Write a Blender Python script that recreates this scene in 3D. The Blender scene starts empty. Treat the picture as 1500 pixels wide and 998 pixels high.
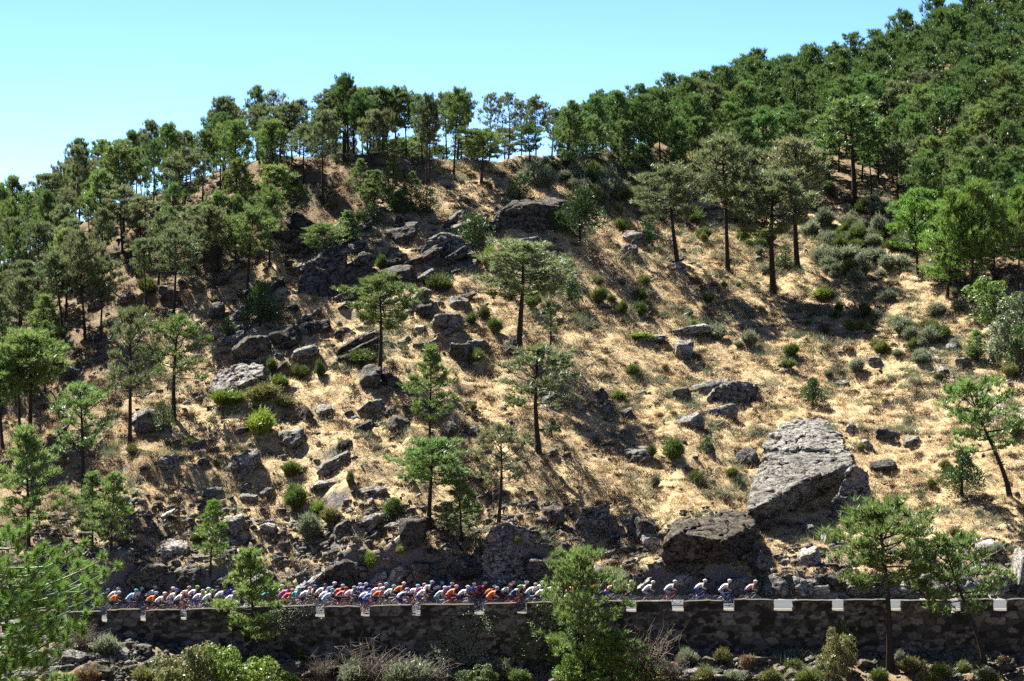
import bpy, math, random
import numpy as np
from mathutils import Vector, Matrix, Euler, Quaternion

random.seed(7)
RNG = np.random.default_rng(7)
R = math.radians
C = bpy.data.collections.new('hillside'); bpy.context.scene.collection.children.link(C)
SC = bpy.context.scene

# ------------------------------------------------------------------ camera numbers
FPX = 4286.0                     # focal length in photo pixels (1500 wide)
CAM = np.array([0.0, -200.0, 25.0])
PITCH = math.atan((499 - 360) / FPX)
CP, SP = math.cos(PITCH), math.sin(PITCH)

def ray(px, py):
    cx, cz = (px - 750) / FPX, (499 - py) / FPX
    return np.array([cx, CP + cz * SP, -SP + cz * CP])

def project(p):
    d = np.asarray(p, float) - CAM
    fy = d[1] * CP - d[2] * SP
    up = d[1] * SP + d[2] * CP
    return 750 + FPX * d[0] / fy, 499 - FPX * up / fy

# ------------------------------------------------------------------ noise
_perm = np.random.default_rng(11).permutation(512)
_perm = np.concatenate([_perm, _perm, _perm])
_g3 = np.random.default_rng(12).normal(size=(512, 3)); _g3 /= np.linalg.norm(_g3, axis=1)[:, None]
def noise3(x, y, z):
    x, y, z = np.broadcast_arrays(np.asarray(x, float), np.asarray(y, float), np.asarray(z, float))
    xi, yi, zi = np.floor(x).astype(int), np.floor(y).astype(int), np.floor(z).astype(int)
    xf, yf, zf = x - xi, y - yi, z - zi
    f = lambda t: t * t * t * (t * (t * 6 - 15) + 10)
    u, v, w = f(xf), f(yf), f(zf)
    out = 0
    for a in (0, 1):
        for b in (0, 1):
            for c in (0, 1):
                h = _perm[_perm[_perm[(xi + a) & 511] + ((yi + b) & 511)] + ((zi + c) & 511)]
                g = _g3[h]
                dot = g[..., 0] * (xf - a) + g[..., 1] * (yf - b) + g[..., 2] * (zf - c)
                out = out + dot * (u if a else 1 - u) * (v if b else 1 - v) * (w if c else 1 - w)
    return out * 1.5
def fbm(x, y, z=0.0, o=4, gain=.5, lac=2.03):
    s, a = 0, 1.0
    for i in range(o):
        s = s + a * noise3(x * lac ** i + i * 17.3, y * lac ** i - i * 9.1, z * lac ** i + i * 3.7)
        a *= gain
    return s
def sstep(a, b, x):
    t = np.clip((x - a) / (b - a), 0, 1); return t * t * (3 - 2 * t)
def ip(x, xs, ys): return np.interp(x, xs, ys)

# ------------------------------------------------------------------ mesh helpers
class MB:
    """collects verts/faces (tri or quad), one material index per face"""
    def __init__(s): s.v, s.f, s.m, s.n = [], [], [], 0
    def add(s, v, f, mi=0):
        v = np.asarray(v, float).reshape(-1, 3); f = np.asarray(f, int)
        s.v.append(v); s.f.append((f + s.n, mi)); s.n += len(v)
    def mesh(s, name, mats=(), smooth=False):
        me = bpy.data.meshes.new(name)
        V = np.concatenate(s.v) if s.v else np.zeros((0, 3))
        loops, starts, mids, k = [], [], [], 0
        for f, mi in s.f:
            if f.size == 0: continue
            c = f.shape[1]
            loops.append(f.ravel()); starts.append(k + np.arange(len(f)) * c); k += f.size
            mids.append(np.full(len(f), mi))
        L = np.concatenate(loops); S = np.concatenate(starts); M = np.concatenate(mids)
        me.vertices.add(len(V)); me.vertices.foreach_set('co', V.astype(np.float32).ravel())
        me.loops.add(len(L)); me.loops.foreach_set('vertex_index', L.astype(np.int32))
        me.polygons.add(len(S)); me.polygons.foreach_set('loop_start', S.astype(np.int32))
        me.polygons.foreach_set('material_index', M.astype(np.int32))
        if smooth: me.polygons.foreach_set('use_smooth', np.ones(len(S), bool))
        for m in mats: me.materials.append(m)
        me.update(calc_edges=True); me.validate()
        return me
def frame(d):
    d = d / (np.linalg.norm(d) + 1e-9)
    a = np.array([0, 0, 1.0]) if abs(d[2]) < .9 else np.array([1.0, 0, 0])
    u = np.cross(d, a); u /= np.linalg.norm(u)
    return u, np.cross(d, u)
def tube(mb, pts, rad, n=6, mi=0, cap=True):
    pts = np.asarray(pts, float); k = len(pts)
    rad = np.broadcast_to(np.asarray(rad, float), (k,))
    V = []
    th = np.arange(n) * 2 * math.pi / n
    for i in range(k):
        d = pts[min(i + 1, k - 1)] - pts[max(i - 1, 0)]
        u, w = frame(d)
        V.append(pts[i] + rad[i] * (np.cos(th)[:, None] * u + np.sin(th)[:, None] * w))
    V = np.concatenate(V); F = []
    for i in range(k - 1):
        for j in range(n):
            F.append((i * n + j, i * n + (j + 1) % n, (i + 1) * n + (j + 1) % n, (i + 1) * n + j))
    mb.add(V, F, mi)
    if cap:
        for i, fl in ((0, 1), (k - 1, 0)):
            c = pts[i]; ring = V[i * n:(i + 1) * n]
            F = [(0, 1 + j, 1 + (j + 1) % n) for j in range(n)]
            if fl: F = [(a, c2, b) for a, b, c2 in F]
            mb.add(np.vstack([c[None], ring]), F, mi)
def box(mb, c, s, mi=0, rot=None):
    c = np.asarray(c, float); h = np.asarray(s, float) / 2
    V = np.array([[x, y, z] for x in (-1, 1) for y in (-1, 1) for z in (-1, 1)]) * h
    if rot is not None: V = V @ np.array(rot).T
    F = [(0, 1, 3, 2), (4, 6, 7, 5), (0, 4, 5, 1), (2, 3, 7, 6), (0, 2, 6, 4), (1, 5, 7, 3)]
    mb.add(V + c, F, mi)
def ellipsoid(mb, c, r, n=10, m=7, mi=0, rot=None):
    V, F = [], []
    for i in range(m + 1):
        a = math.pi * i / m
        for j in range(n):
            b = 2 * math.pi * j / n
            V.append((math.sin(a) * math.cos(b), math.sin(a) * math.sin(b), math.cos(a)))
    V = np.array(V) * np.asarray(r, float)
    if rot is not None: V = V @ np.array(rot).T
    for i in range(m):
        for j in range(n):
            F.append((i * n + j, (i + 1) * n + j, (i + 1) * n + (j + 1) % n, i * n + (j + 1) % n))
    mb.add(V + np.asarray(c, float), F, mi)
def blades(mb, base, tip, width, mi=0, rng=RNG, mid=None):
    """thin triangles from base to tip, random roll"""
    base, tip = np.asarray(base), np.asarray(tip)
    n = len(base); d = tip - base
    r = rng.normal(size=(n, 3)); s = np.cross(d, r); s /= (np.linalg.norm(s, axis=1)[:, None] + 1e-9)
    w = np.broadcast_to(np.asarray(width, float), (n,))[:, None] * .5
    V = np.stack([base - s * w, base + s * w, tip], 1).reshape(-1, 3)
    mb.add(V, np.arange(3 * n).reshape(-1, 3), mi)
def flakes(mb, cen, size, up=None, mi=0, rng=RNG):
    """small leaf quads with random (or up-biased) orientation"""
    cen = np.asarray(cen); n = len(cen)
    nrm = rng.normal(size=(n, 3))
    if up is not None: nrm = nrm * .8 + up
    nrm /= np.linalg.norm(nrm, axis=1)[:, None]
    r = rng.normal(size=(n, 3)); u = np.cross(nrm, r); u /= np.linalg.norm(u, axis=1)[:, None]
    v = np.cross(nrm, u)
    s = np.broadcast_to(np.asarray(size, float), (n,))[:, None]
    V = np.stack([cen - u * s, cen + v * s * .5, cen + u * s, cen - v * s * .5], 1).reshape(-1, 3)
    mb.add(V, np.arange(4 * n).reshape(-1, 4), mi)

def link(name, me, parent=None, loc=None, mat=None):
    o = bpy.data.objects.new(name, me); C.objects.link(o)
    if parent: o.parent = parent
    if loc is not None: o.location = [float(t) for t in loc]
    if mat is not None:
        o.material_slots[0].link = 'OBJECT'; o.material_slots[0].material = mat
    return o
def tag(o, label=None, cat=None, group=None, kind=None):
    if label: o['label'] = label
    if cat: o['category'] = cat
    if group: o['group'] = group
    if kind: o['kind'] = kind
    return o

# ------------------------------------------------------------------ materials
def newmat(name):
    m = bpy.data.materials.new(name); m.use_nodes = True
    nt = m.node_tree; nt.nodes.clear()
    return m, nt, nt.nodes.new('ShaderNodeOutputMaterial')
def nd(nt, t, **k):
    n = nt.nodes.new(t)
    for a, v in k.items():
        if a in n.inputs.keys() if isinstance(a, str) else False: pass
        setattr(n, a, v)
    return n
def inp(n, **k):
    for a, v in k.items(): n.inputs[a.replace('_', ' ')].default_value = v
    return n
ALB = .60    # surfaces are matt and dark in the strong sun
def L(nt, a, b): nt.links.new(a, b)
def mixc(nt, fac, a, b, mode='MIX'):
    m = nt.nodes.new('ShaderNodeMix'); m.data_type = 'RGBA'; m.blend_type = mode
    for sock, v in ((m.inputs[0], fac), (m.inputs[6], a), (m.inputs[7], b)):
        if hasattr(v, 'is_linked'): L(nt, v, sock)
        elif isinstance(v, (int, float)): sock.default_value = v
        else: sock.default_value = (*[x * ALB for x in v], 1)
    return m.outputs[2]
def ramp(nt, fac, stops):
    r = nt.nodes.new('ShaderNodeValToRGB'); e = r.color_ramp.elements
    while len(e) < len(stops): e.new(.5)
    for i, (p, c) in enumerate(stops):
        e[i].position = p; e[i].color = (*c, 1) if not isinstance(c, (int, float)) else (c, c, c, 1)
    L(nt, fac, r.inputs[0]); return r.outputs[0]
def noise_tex(nt, scale, detail=4, rough=.55, coord=None, dist=0):
    n = nt.nodes.new('ShaderNodeTexNoise'); inp(n, Scale=scale, Detail=detail, Roughness=rough, Distortion=dist)
    if coord is not None: L(nt, coord, n.inputs['Vector'])
    return n.outputs['Fac']
def math_(nt, op, a, b=None):
    m = nt.nodes.new('ShaderNodeMath'); m.operation = op
    for s, v in ((m.inputs[0], a), (m.inputs[1], b)):
        if v is None: continue
        if hasattr(v, 'is_linked'): L(nt, v, s)
        else: s.default_value = v
    return m.outputs[0]

def leaf_mat(name, col, col2, trans=.3, var=.25, rough=.6, dead=None):
    """foliage: colour varies from plant to plant and within a plant; some light passes through"""
    m, nt, out = newmat(name)
    oi = nt.nodes.new('ShaderNodeObjectInfo'); tc = nt.nodes.new('ShaderNodeTexCoord')
    geo = nt.nodes.new('ShaderNodeNewGeometry')
    n1 = noise_tex(nt, 1.1, 3, .6, tc.outputs['Object'])
    f = math_(nt, 'ADD', math_(nt, 'MULTIPLY', geo.outputs['Random Per Island'], .55), math_(nt, 'MULTIPLY', n1, .6))
    c = mixc(nt, f, tuple(x * 1.22 for x in col), tuple(x * 1.22 for x in col2))
    if dead: c = mixc(nt, ramp(nt, geo.outputs['Random Per Island'], [(.0, 1), (.08, 1), (.1, 0), (1, 0)]), c, dead)
    hsv = nt.nodes.new('ShaderNodeHueSaturation'); L(nt, c, hsv.inputs['Color'])
    mr = nt.nodes.new('ShaderNodeMapRange'); L(nt, oi.outputs['Random'], mr.inputs[0]); mr.inputs[3].default_value = 1 - var; mr.inputs[4].default_value = 1 + var
    L(nt, mr.outputs[0], hsv.inputs['Value'])
    mr2 = nt.nodes.new('ShaderNodeMapRange'); L(nt, math_(nt, 'FRACT', math_(nt, 'MULTIPLY', oi.outputs['Random'], 7.31)), mr2.inputs[0]); mr2.inputs[3].default_value = .485; mr2.inputs[4].default_value = .515
    L(nt, mr2.outputs[0], hsv.inputs['Hue'])
    d = nt.nodes.new('ShaderNodeBsdfDiffuse'); t = nt.nodes.new('ShaderNodeBsdfTranslucent'); g = nt.nodes.new('ShaderNodeBsdfGlossy')
    inp(g, Roughness=.45); g.inputs['Color'].default_value = (.6, .65, .7, 1)
    L(nt, hsv.outputs[0], d.inputs[0]); L(nt, hsv.outputs[0], t.inputs[0])
    mx = nt.nodes.new('ShaderNodeMixShader'); mx.inputs[0].default_value = trans
    L(nt, d.outputs[0], mx.inputs[1]); L(nt, t.outputs[0], mx.inputs[2])
    mx2 = nt.nodes.new('ShaderNodeMixShader'); mx2.inputs[0].default_value = .04
    L(nt, mx.outputs[0], mx2.inputs[1]); L(nt, g.outputs[0], mx2.inputs[2])
    L(nt, mx2.outputs[0], out.inputs[0])
    return m
def plain_mat(name, col, rough=.6, var=.12, scale=8, spec=.3):
    m, nt, out = newmat(name)
    b = nt.nodes.new('ShaderNodeBsdfPrincipled'); tc = nt.nodes.new('ShaderNodeTexCoord')
    n = noise_tex(nt, scale, 3, .6, tc.outputs['Object'])
    c = mixc(nt, n, tuple(x * (1 - var) for x in col), tuple(min(1, x * (1 + var)) for x in col))
    L(nt, c, b.inputs['Base Color']); inp(b, Roughness=rough); b.inputs['Specular IOR Level'].default_value = spec
    L(nt, b.outputs[0], out.inputs[0]); return m

def rock_mat(name, lo, hi, lichen=(.022, .022, .021), warm=(.30, .23, .14), pale=.5):
    m, nt, out = newmat(name)
    b = nt.nodes.new('ShaderNodeBsdfPrincipled'); inp(b, Roughness=.95); b.inputs['Specular IOR Level'].default_value = .08
    tc = nt.nodes.new('ShaderNodeTexCoord'); oi = nt.nodes.new('ShaderNodeObjectInfo')
    geo = nt.nodes.new('ShaderNodeNewGeometry')
    pos = geo.outputs['Position']
    n1 = noise_tex(nt, .7, 6, .62, pos); n2 = noise_tex(nt, 3.2, 6, .7, pos, .6); n3 = noise_tex(nt, 14, 4, .7, pos)
    base = mixc(nt, ramp(nt, n1, [(.3, 0), (.7, 1)]), lo, hi)
    base = mixc(nt, ramp(nt, n3, [(.4, 0), (.8, .5)]), base, tuple(min(1, x * 1.5) for x in hi))
    base = mixc(nt, ramp(nt, n2, [(.48, 0), (.62, .88)]), base, lichen)
    warmf = ramp(nt, noise_tex(nt, 1.7, 4, .6, pos, 1.0), [(.56, 0), (.7, .55)])
    base = mixc(nt, warmf, base, warm)
    vor = nt.nodes.new('ShaderNodeTexVoronoi'); vor.feature = 'DISTANCE_TO_EDGE'; inp(vor, Scale=1.1)
    mp = nt.nodes.new('ShaderNodeMapping'); mp.inputs['Scale'].default_value = (.7, .7, 2.2); mp.inputs['Rotation'].default_value = (.2, .45, 0)
    nz = nt.nodes.new('ShaderNodeTexNoise'); inp(nz, Scale=1.5, Detail=4)
    L(nt, pos, nz.inputs['Vector'])
    ad = nt.nodes.new('ShaderNodeVectorMath'); ad.operation = 'MULTIPLY_ADD'
    L(nt, nz.outputs['Color'], ad.inputs[0]); ad.inputs[1].default_value = (1.2, 1.2, 1.2); L(nt, pos, ad.inputs[2])
    L(nt, ad.outputs[0], mp.inputs['Vector']); L(nt, mp.outputs[0], vor.inputs['Vector'])
    crack = ramp(nt, vor.outputs['Distance'], [(0, 0), (.05, 1)])
    base = mixc(nt, math_(nt, 'MULTIPLY', math_(nt, 'SUBTRACT', 1.0, crack), .75), base, (.02, .018, .016))
    mr = nt.nodes.new('ShaderNodeMapRange'); L(nt, oi.outputs['Random'], mr.inputs[0]); mr.inputs[3].default_value = .75; mr.inputs[4].default_value = 1.25
    hsv = nt.nodes.new('ShaderNodeHueSaturation'); L(nt, base, hsv.inputs['Color']); L(nt, mr.outputs[0], hsv.inputs['Value'])
    L(nt, hsv.outputs[0], b.inputs['Base Color'])
    h = math_(nt, 'ADD', math_(nt, 'MULTIPLY', n2, .6), math_(nt, 'ADD', math_(nt, 'MULTIPLY', n3, .25), math_(nt, 'MULTIPLY', crack, .5)))
    bp = nt.nodes.new('ShaderNodeBump'); inp(bp, Strength=1.0, Distance=.22); L(nt, h, bp.inputs['Height'])
    L(nt, bp.outputs[0], b.inputs['Normal']); L(nt, b.outputs[0], out.inputs[0]); return m
# ------------------------------------------------------------------ terrain
TOPX = [-200, 160, 230, 300, 435, 500, 570, 655, 733, 800, 890, 960, 1030, 1700]
TOPY = [897, 894.5, 892.5, 890, 888, 886.5, 885.5, 884.5, 883, 881, 880, 879, 878, 878]
def wall_top(X):  return 25 - (ip(750 + X * FPX / 200, TOPX, TOPY) - 360) * 200 / FPX
def zroad(X):     return wall_top(X) - .80
ROAD_W = 5.9; BANK = 6.7
def foot_z(X):
    py = ip(750 + X * FPX / 199, [-300, 100, 200, 330, 500, 700, 900, 1000, 1200, 1300, 1800],
            [930, 930, 938, 958, 978, 985, 978, 958, 953, 958, 962])
    return 25 - (py - 360) * 199 / FPX
CX = [-700, -100, 0, 100, 200, 300, 430, 560, 650, 750, 850, 950, 1050, 1150, 1250, 1350, 1450, 1600, 2200]
CY = [560, 450, 398, 340, 288, 248, 228, 232, 236, 239, 232, 216, 192, 170, 150, 108, 66, 24, -40]
CD = [62, 62, 62, 62, 62, 62, 62, 63, 65, 68, 78, 96, 115, 124, 130, 135, 140, 145, 150]
def smooth_curve(xs, ys):
    X = np.arange(-700, 2201, 5.0); Y = np.interp(X, xs, ys)
    k = np.exp(-.5 * (np.arange(-30, 31) / 11.0) ** 2); k /= k.sum()
    return X, np.convolve(np.pad(Y, 30, 'edge'), k, 'valid')
_CX, _CY = smooth_curve(CX, CY); _, _CD = smooth_curve(CX, CD)
def hill(X, Y):
    """height of the ground at X, Y (arrays)"""
    X = np.asarray(X, float); Y = np.asarray(Y, float)
    D = np.maximum(Y + 200, 150)
    px = 750 + FPX * X / D
    zr = zroad(X)
    dc = np.interp(px, _CX, _CD); yc = np.interp(px, _CX, _CY)
    e = (360 - yc) / FPX
    zc = 25 + e * (206.7 + dc)
    d = np.maximum(Y - BANK, 0); t = d / dc
    bank = ip(px, [100, 200, 400, 430, 470, 520, 700, 830, 880, 960, 990, 1050, 1090, 1500], [2.2, 2.2, 1.6, 1.0, 1.2, 2.9, 3.2, 2.8, 1.4, 1.6, 3.0, 2.8, .9, .8]) * (1 + .5 * fbm(X * .22, 5.5, 0, 3))
    p = np.where(t < 1, 1.16 * t - .16 * t * t, 1 + .5 * (1 - np.exp(-(t - 1) * 1.2)) * 0 - .10 * np.minimum((t - 1), 1.5) ** 1.3 * (t > 1))
    p = np.where(t < 1, p, 1 - .55 * np.clip(t - 1, 0, 3) ** 1.25)
    z = zr + bank * sstep(0, 1.15, d) * np.exp(-d / 20) + (zc - zr) * p
    damp = sstep(.6, 8, d)
    n = 1.1 * fbm(X * .055, Y * .055, 1.2, 2) + .26 * fbm(X * .2, Y * .2, 4.2, 3) + .26 * fbm(X * .8, Y * .8, 7.7, 3)
    # rocky ledges that dip to one side, stronger on the left half
    q = (Y * .55 + X * .22 + 2.0 * fbm(X * .1, Y * .1, 2.2, 2)); lam = 3.4
    st = q / lam; st = np.floor(st) + sstep(.25, .75, st - np.floor(st)); ledge = (st - q / lam) * lam * .34
    rocky = np.clip(.05 + .6 * fbm(X * .06 + 9, Y * .06, 3.3, 2) + .8 * sstep(800, 640, px), 0, 1)
    z = z + damp * (n * np.where(t < .9, 1, .7) + ledge * rocky)
    # rough bank above the road
    z = z + sstep(0, 1, d) * (1 - sstep(3, 9, d)) * .55 * fbm(X * .45, Y * .6, 9.1, 4)
    z = np.where(Y < BANK, zr - .06, z)
    # below the wall, down to the valley and up to the slope the photographer stands on
    fz = foot_z(X)
    yy = -np.minimum(Y, 0)
    down = fz - .12 * np.minimum(yy, 3) - .30 * np.maximum(yy - 3, 0) + sstep(.8, 3, yy) * .5 * fbm(X * .3, Y * .4, 6, 4)
    far = np.interp(-yy, [-330, -200, -140, -70, -40], [52, 23.2, 9.5, -17, -17]) + 1.2 * fbm(X * .03, Y * .03, 8, 3)
    w = sstep(30, 60, yy)
    lowz = np.where(yy < 30, down, down * (1 - w) + far * w)
    z = np.where(Y < -.5, lowz, z)
    return z
def spaced(*seg):
    out = []
    for a, b, s in seg: out += list(np.arange(a, b, s))
    return np.array(out + [seg[-1][1]])
GX = spaced((-260, -110, 10), (-110, -62, 2.0), (-62, 66, .36), (66, 120, 2.0), (120, 260, 10))
GY = np.concatenate([spaced((-330, -30, 6), (-30, -12, 1.5), (-12, -.95, .35)), [-.62, -.3, 0, 3, 6.0], spaced((6.7, 10, .22), (10, 78, .38), (78, 160, .7), (160, 330, 8))])
_gx, _gy = np.meshgrid(GX, GY, indexing='ij')
GZ = hill(_gx, _gy)
GZ[:, GY > 200] = np.minimum(GZ[:, GY > 200], 30)
def gz(x, y):
    x = np.asarray(x, float); y = np.asarray(y, float)
    i = np.clip(np.searchsorted(GX, x) - 1, 0, len(GX) - 2); j = np.clip(np.searchsorted(GY, y) - 1, 0, len(GY) - 2)
    a = np.clip((x - GX[i]) / (GX[i + 1] - GX[i]), 0, 1); b = np.clip((y - GY[j]) / (GY[j + 1] - GY[j]), 0, 1)
    return (GZ[i, j] * (1 - a) + GZ[i + 1, j] * a) * (1 - b) + (GZ[i, j + 1] * (1 - a) + GZ[i + 1, j + 1] * a) * b
_TS = np.concatenate([np.arange(190, 300, .1), np.arange(300, 380, .25)])
def ground_at(px, py, ymin=None):
    r = ray(px, py); r = r / r[1]
    P = CAM[None] + _TS[:, None] * r[None]
    if ymin is not None: P = P[P[:, 1] > ymin]
    g = gz(P[:, 0], P[:, 1]) - P[:, 2]
    k = np.nonzero(g > 0)[0]
    i = k[0] if len(k) else int(np.argmax(g - P[:, 1] * 0))
    p = P[i].copy(); p[2] = gz(p[0], p[1])
    return p
def ppm(p): return FPX / (p[1] + 200)          # photo pixels per metre at p

def in_poly(x, y, poly):
    x = np.asarray(x); y = np.asarray(y); c = np.zeros(x.shape, bool); n = len(poly)
    for i in range(n):
        x1, y1 = poly[i]; x2, y2 = poly[(i + 1) % n]
        cond = ((y1 > y) != (y2 > y)) & (x < (x2 - x1) * (y - y1) / (y2 - y1 + 1e-9) + x1)
        c ^= cond
    return c
LEFT_WOOD = [(-120, 300), (0, 300), (200, 225), (430, 190), (640, 190), (640, 262), (560, 285), (500, 318), (420, 345), (330, 420), (230, 470), (120, 520), (60, 590), (-120, 640)]
RIGHT_WOOD = [(815, 150), (815, 243), (940, 250), (1000, 275), (1090, 300), (1180, 305), (1290, 300), (1345, 330), (1330, 395), (1400, 430), (1470, 420), (1700, 470), (1700, -80), (1100, -80)]
SAND = [(1335, 498), (1365, 520), (1400, 552), (1435, 575), (1470, 596), (1520, 618), (1600, 660)]

def build_ground():
    nx, ny = len(GX), len(GY)
    V = np.stack([_gx, _gy, GZ], -1).reshape(-1, 3)
    idx = np.arange(nx * ny).reshape(nx, ny)
    F = np.stack([idx[:-1, :-1], idx[1:, :-1], idx[1:, 1:], idx[:-1, 1:]], -1).reshape(-1, 4)
    mb = MB(); mb.add(V, F)
    m, nt, out = newmat('hill_ground')
    b = nt.nodes.new('ShaderNodeBsdfPrincipled'); inp(b, Roughness=.95); b.inputs['Specular IOR Level'].default_value = .1
    geo = nt.nodes.new('ShaderNodeNewGeometry'); pos = geo.outputs['Position']
    at = nt.nodes.new('ShaderNodeAttribute'); at.attribute_name = 'cover'
    sep = nt.nodes.new('ShaderNodeSeparateColor'); L(nt, at.outputs['Color'], sep.inputs[0])
    n_big = noise_tex(nt, .25, 5, .6, pos); n_mid = noise_tex(nt, 1.3, 6, .65, pos, .5); n_fine = noise_tex(nt, 7, 5, .7, pos)
    straw = mixc(nt, ramp(nt, n_fine, [(.3, 0), (.7, 1)]), (.54, .405, .205), (.81, .655, .375))
    straw = mixc(nt, ramp(nt, n_big, [(.4, 0), (.65, .6)]), straw, (.64, .485, .25))
    soil = mixc(nt, n_fine, (.22, .16, .095), (.40, .29, .18))
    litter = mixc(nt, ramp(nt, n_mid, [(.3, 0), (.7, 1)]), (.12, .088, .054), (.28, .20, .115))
    c = mixc(nt, ramp(nt, n_mid, [(.45, 0), (.58, .85)]), straw, soil)
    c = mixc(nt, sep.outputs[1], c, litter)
    sand = mixc(nt, n_fine, (.50, .43, .34), (.68, .61, .51))
    c = mixc(nt, sep.outputs[2], c, sand)
    rockc = mixc(nt, n_fine, (.09, .086, .08), (.30, .285, .26))
    rk = math_(nt, 'MULTIPLY', sep.outputs[0], 1.0)
    rf = ramp(nt, math_(nt, 'ADD', noise_tex(nt, .9, 6, .7, pos, 1.2), math_(nt, 'MULTIPLY', math_(nt, 'SUBTRACT', rk, .5), .35)), [(.575, 0), (.62, 1)])
    c = mixc(nt, rf, c, rockc)
    # steep faces are bare rock
    sx = nt.nodes.new('ShaderNodeSeparateXYZ'); L(nt, geo.outputs['Normal'], sx.inputs[0])
    steep = ramp(nt, math_(nt, 'ADD', sx.outputs[2], math_(nt, 'MULTIPLY', math_(nt, 'SUBTRACT', n_mid, .5), .35)), [(.60, 1), (.70, 0)])
    c = mixc(nt, steep, c, mixc(nt, n_fine, (.10, .095, .088), (.30, .28, .26)))
    L(nt, c, b.inputs['Base Color'])
    bp = nt.nodes.new('ShaderNodeBump'); inp(bp, Strength=1.0, Distance=.3)
    L(nt, math_(nt, 'ADD', math_(nt, 'MULTIPLY', n_mid, .7), math_(nt, 'MULTIPLY', n_fine, .45)), bp.inputs['Height'])
    L(nt, bp.outputs[0], b.inputs['Normal']); L(nt, b.outputs[0], out.inputs[0])
    me = mb.mesh('ground', [m], smooth=True)
    D = np.maximum(V[:, 1] + 200, 20)
    px = 750 + FPX * V[:, 0] / D; py = 360 - FPX * (V[:, 2] - 25) / D
    wob = 14 * fbm(V[:, 0] * .12, V[:, 1] * .12, 3.1, 3)
    dens = np.zeros(len(V))
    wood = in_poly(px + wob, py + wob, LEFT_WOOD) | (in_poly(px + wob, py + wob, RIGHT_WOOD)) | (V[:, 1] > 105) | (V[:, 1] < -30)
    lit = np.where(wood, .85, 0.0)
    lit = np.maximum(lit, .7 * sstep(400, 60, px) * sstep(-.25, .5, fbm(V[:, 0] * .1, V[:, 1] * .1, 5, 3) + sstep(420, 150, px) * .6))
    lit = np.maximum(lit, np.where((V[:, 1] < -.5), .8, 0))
    sand = np.zeros(len(V))
    for (a, b2) in zip(SAND[:-1], SAND[1:]):
        ab = np.subtract(b2, a); t = np.clip(((px - a[0]) * ab[0] + (py - a[1]) * ab[1]) / (ab @ ab), 0, 1)
        dd = np.hypot(px - a[0] - t * ab[0], (py - a[1] - t * ab[1]) * 1.5)
        sand = np.maximum(sand, 1 - sstep(5, 14, dd + wob * .3))
    sand = np.maximum(sand, .6 * ((V[:, 1] > 5.9) & (V[:, 1] < 7.2)))
    sand[V[:, 1] < 0] = 0
    rock = .36 + .12 * (px < 700) - .15 * ((px > 820) & (px < 1300) & (py > 400) & (py < 700)) + .25 * sstep(720, 830, py) * (V[:, 1] > 0)
    col = np.stack([np.clip(rock, 0, 1), lit, sand, np.ones(len(V))], 1).astype(np.float32)
    ca = me.color_attributes.new('cover', 'FLOAT_COLOR', 'POINT'); ca.data.foreach_set('color', col.ravel())
    o = link('ground', me); tag(o, kind='structure'); return o
GROUND = build_ground()

# ------------------------------------------------------------------ road
def strip(name, y0, y1, dz, mat, x0=-70, x1=70):
    xs = np.arange(x0, x1 + .01, .7); z = zroad(xs) + dz
    V = np.concatenate([np.stack([xs, np.full_like(xs, y), z], 1) for y in (y0, y1)])
    n = len(xs); i = np.arange(n - 1)
    mb = MB(); mb.add(V, np.stack([i, i + 1, n + i + 1, n + i], 1))
    return tag(link(name, mb.mesh(name, [mat], True)), kind='structure')
def asphalt():
    m, nt, out = newmat('asphalt'); b = nt.nodes.new('ShaderNodeBsdfPrincipled'); inp(b, Roughness=1.0); b.inputs['Specular IOR Level'].default_value = .08
    geo = nt.nodes.new('ShaderNodeNewGeometry'); p = geo.outputs['Position']
    c = mixc(nt, noise_tex(nt, 30, 3, .7, p), (.062, .066, .073), (.098, .103, .112))
    c = mixc(nt, ramp(nt, noise_tex(nt, .5, 4, .6, p), [(.4, 0), (.7, .5)]), c, (.112, .115, .12))
    L(nt, c, b.inputs['Base Color']); L(nt, b.outputs[0], out.inputs[0]); return m
strip('road', .0, ROAD_W, 0.0, asphalt())
strip('road_edge_concrete', .0, .42, .004, plain_mat('gutter_concrete', (.18, .165, .135), 1.0, .3, 3, .05))
strip('road_edge_line', .62, .74, .004, plain_mat('road_paint', (.42, .42, .41), .9, .1, 5, .08))
strip('road_edge_line', ROAD_W - .3, ROAD_W - .18, .004, bpy.data.materials['road_paint'])

# ------------------------------------------------------------------ stone wall with merlons
def stone_mat():
    m, nt, out = newmat('rubble_stone'); b = nt.nodes.new('ShaderNodeBsdfPrincipled'); inp(b, Roughness=.9); b.inputs['Specular IOR Level'].default_value = .2
    at = nt.nodes.new('ShaderNodeAttribute'); at.attribute_name = 'cell'
    sep = nt.nodes.new('ShaderNodeSeparateColor'); L(nt, at.outputs['Color'], sep.inputs[0])
    geo = nt.nodes.new('ShaderNodeNewGeometry'); p = geo.outputs['Position']
    c = mixc(nt, sep.outputs[0], (.028, .026, .023), (.30, .285, .26))
    c = mixc(nt, ramp(nt, noise_tex(nt, 5, 5, .7, p), [(.4, 0), (.7, .6)]), c, (.03, .028, .025))
    c = mixc(nt, math_(nt, 'SUBTRACT', 1.0, sep.outputs[1]), c, (.018, .032, .028))
    L(nt, c, b.inputs['Base Color'])
    bp = nt.nodes.new('ShaderNodeBump'); inp(bp, Strength=.6, Distance=.05); L(nt, noise_tex(nt, 9, 5, .7, p), bp.inputs['Height']); L(nt, bp.outputs[0], b.inputs['Normal'])
    L(nt, b.outputs[0], out.inputs[0]); return m
STONE = stone_mat()
COPE = plain_mat('coping_stone', (.115, .108, .09), 1.0, .6, 3, .05)
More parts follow.
